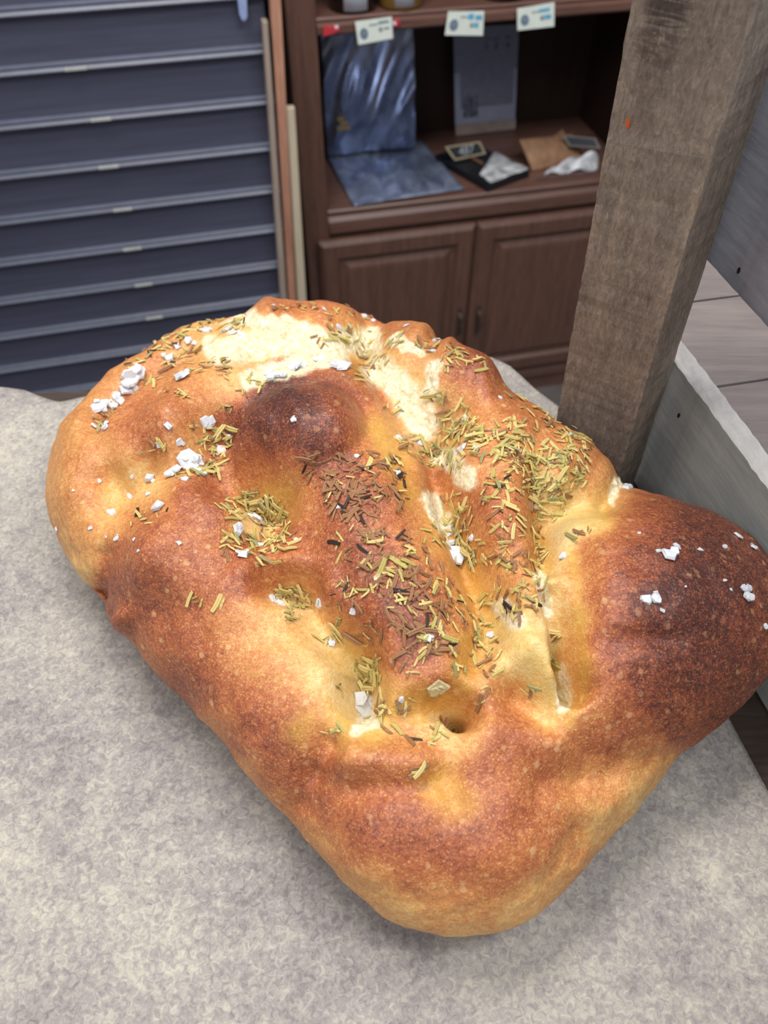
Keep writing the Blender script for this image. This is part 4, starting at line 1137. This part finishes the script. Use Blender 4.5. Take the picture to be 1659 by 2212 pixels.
# ---- flaky salt
N = Nodes('salt_crystal')
f = N.noise(N.coords(), 1200, 3, 0.6)
M_salt = N.done(N.ramp(f, [(0.3, (232, 236, 244)), (0.7, (252, 253, 255))]), 0.22, N.bump(f, 0.35, 0.0006), 0.6)
N.b.inputs['Subsurface Weight'].default_value = 0.35; N.b.inputs['Subsurface Radius'].default_value = (0.003, 0.003, 0.003)
N.b.inputs['Transmission Weight'].default_value = 0.3
N = Nodes('salt_crystal_oily')
f = N.noise(N.coords(), 900, 3, 0.6)
M_salty = N.done(N.ramp(f, [(0.3, (206, 182, 128)), (0.7, (232, 216, 168))]), 0.18, N.bump(f, 0.35, 0.0006), 0.6)
N.b.inputs['Transmission Weight'].default_value = 0.35
def flake(u, v, s, label, group=None, oily=False):
    h = hit(u, v)
    if h is None: return
    loc, nor, d = h
    R = s * d / FPX * 0.78
    bm = bmesh.new()
    nplates = 1 if s < 11 else 2 if s < 20 else 3 if s < 28 else 4
    for k in range(nplates):
        r = R * (1.0 if k == 0 else rgn.uniform(0.35, 0.7))
        sides = rgn.choice((4, 5, 5, 6, 7)); th = max(0.0004, min(0.0011, r * 0.30))
        off = Vector((0, 0, 0)) if k == 0 else Vector((rgn.uniform(-.75, .75) * R, rgn.uniform(-.75, .75) * R, rgn.uniform(0.0, .22) * R))
        rot = Matrix.Rotation(rgn.uniform(0, 6.28), 3, 'Z') @ Matrix.Rotation(rgn.gauss(0, 0.14 if k == 0 else 0.3), 3, 'X')
        stretch = rgn.uniform(0.65, 1.0)
        lo = []; hi = []
        for q in range(sides):
            t = 2 * math.pi * (q + rgn.uniform(-.28, .28)) / sides
            rr = r * rgn.uniform(0.78, 1.12)
            p = Vector((rr * math.cos(t), rr * math.sin(t) * stretch, 0))
            lo.append(bm.verts.new(rot @ (p + Vector((0, 0, -th * 0.5))) + off))
            hi.append(bm.verts.new(rot @ (p * rgn.uniform(0.72, 0.95) + Vector((0, 0, th * rgn.uniform(0.3, 0.9)))) + off))
        c = bm.verts.new(rot @ Vector((0, 0, th * 0.75)) + off)
        bm.faces.new(lo[::-1])
        for q in range(sides):
            bm.faces.new((lo[q], lo[(q + 1) % sides], hi[(q + 1) % sides], hi[q])); bm.faces.new((hi[q], hi[(q + 1) % sides], c))
    bmesh.ops.recalc_face_normals(bm, faces=bm.faces)
    x = bpy.data.meshes.new('salt_flake'); bm.to_mesh(x); bm.free(); x.materials.append(M_salty if oily else M_salt)
    o = bpy.data.objects.new('salt_flake', x); COL.objects.link(o)
    o.matrix_world = seat(loc, nor, rgn.uniform(0, 6.28), 0.0003 + 0.12 * R + (0.0008 if s > 20 else 0), rgn.gauss(0, 0.12))
    tag(o, label, 'salt', group)
SINGLE = [(982, 1200, 40, 'largest white salt flake, at the torn valley right of the dark ridge'), (550, 1128, 34, 'big white salt flake on the heap of rosemary under the dark bump'), (512, 1144, 22, 'smaller salt flake just left of the big one under the dark bump'), (525, 1202, 21, 'square salt flake below the rosemary heap on the left flank'), (561, 1178, 12, 'small upright salt flake below the rosemary heap under the dark bump'),
  (395, 815, 30, 'broad grey-white salt flake on the upper left strand'), (282, 822, 34, 'big white salt flake in the upper left crease'), (217, 880, 26, 'white salt flake at the lower end of the upper left crease'), (405, 994, 34, 'big cracked salt flake in the hollow left of the dark bump'), (445, 913, 24, 'salt flake above the rosemary left of the dark bump'), (344, 1097, 21, 'squarish salt flake on the left flank beside a curled rosemary piece'),
  (784, 1532, 38, 'large translucent salt crystal in the deep front left hollow'), (797, 1510, 22, 'rough white salt piece on top of the large crystal in the front hollow'), (635, 906, 13, 'single small salt grain on top of the dark bump'), (1445, 1203, 24, 'largest salt flake on the big dark right lobe'), (1607, 1287, 22, 'crooked salt flake near the right edge of the dark lobe'), (1355, 1053, 18, 'white salt flake on the notch at the right skyline of the loaf')]
for u, v, s, lab in SINGLE: flake(u, v, s, lab)
for u, v, s, lab in ((946, 1480, 30, 'yellowish salt crystal at the lower end of the dark ridge'), (815, 1249, 17, 'amber salt crystal among browned rosemary on the lower ridge'), (773, 762, 24, 'pale yellow oily crystal lump in the crumb behind the dark bump'), (800, 764, 20, 'smaller yellow oily lump right of the larger one behind the dark bump'), (1154, 1096, 16, 'pale yellow crystal beside the small brown knob')):
    flake(u, v, s, lab, None, True)
GROUPS = {
 'white salt flakes in the upper left crease of the loaf': [(300, 808, 22), (272, 846, 22), (239, 873, 16), (261, 868, 18), (207, 924, 14), (228, 924, 16), (292, 842, 14), (250, 855, 14)],
 'small white salt flakes on the far left shoulder under the shutter': [(366, 772, 18), (405, 736, 14), (384, 750, 12), (445, 716, 20), (489, 714, 16), (503, 720, 14), (420, 742, 12), (520, 722, 14)],
 'white salt flakes around the hollow left of the dark bump': [(377, 1020, 27), (434, 1021, 18), (427, 998, 20), (478, 974, 18), (490, 944, 12), (400, 1036, 12), (326, 1034, 22), (362, 920, 15), (346, 960, 14), (387, 956, 12), (281, 1072, 15), (243, 1108, 16)],
 'tiny salt grains on the left flank': [(286, 1029, 7), (214, 1040, 8), (123, 1144, 9), (196, 1141, 8), (252, 1164, 11), (290, 1166, 8), (387, 1173, 9), (320, 1068, 10), (160, 1060, 6), (230, 1160, 5), (300, 1190, 6)],
 'white salt flakes in the crumb behind the dark bump': [(590, 814, 28), (637, 797, 22), (612, 812, 18), (738, 793, 26), (695, 777, 20), (655, 790, 16), (718, 782, 13)],
 'small salt flakes along the back rim of the loaf': [(752, 661, 8), (816, 674, 11), (876, 686, 16), (878, 705, 12), (732, 708, 13), (754, 706, 10), (786, 683, 10), (806, 693, 9), (945, 737, 15), (937, 757, 13), (700, 668, 8), (590, 660, 9)],
 'white salt flakes in the torn valley and on the right ridges': [(1185, 915, 11), (1232, 939, 11), (1004, 902, 11), (1000, 969, 19), (1030, 969, 12), (862, 947, 13), (907, 958, 12), (857, 1021, 13), (974, 1152, 18), (1019, 1163, 13), (1217, 1201, 15), (1124, 975, 9), (1061, 1372, 16), (975, 1140, 11), (1080, 860, 9)],
 'small salt flakes on the big dark right lobe': [(1461, 1181, 13), (1421, 1191, 10), (1512, 1188, 10), (1565, 1182, 10), (1594, 1158, 14), (1624, 1180, 13), (1381, 1153, 6), (1617, 1270, 12), (1565, 1254, 7), (1394, 1294, 18), (1417, 1294, 19), (1430, 1319, 10), (1652, 1353, 8), (1578, 1274, 5), (1480, 1268, 4)],
 'small salt flakes in the middle left hollow': [(587, 1293, 16), (605, 1306, 19), (691, 1303, 18), (718, 1387, 14), (600, 1290, 11)],
 'dull salt flakes on the dark ridge': [(867, 1511, 11), (923, 1376, 18), (763, 1320, 12), (732, 1096, 10), (770, 986, 10), (640, 1165, 8)],
}
one = lambda g: g.replace('flakes', 'flake').replace('grains', 'grain')
for g, items in GROUPS.items():
    for u, v, s in items: flake(u, v, s, one(g), g)
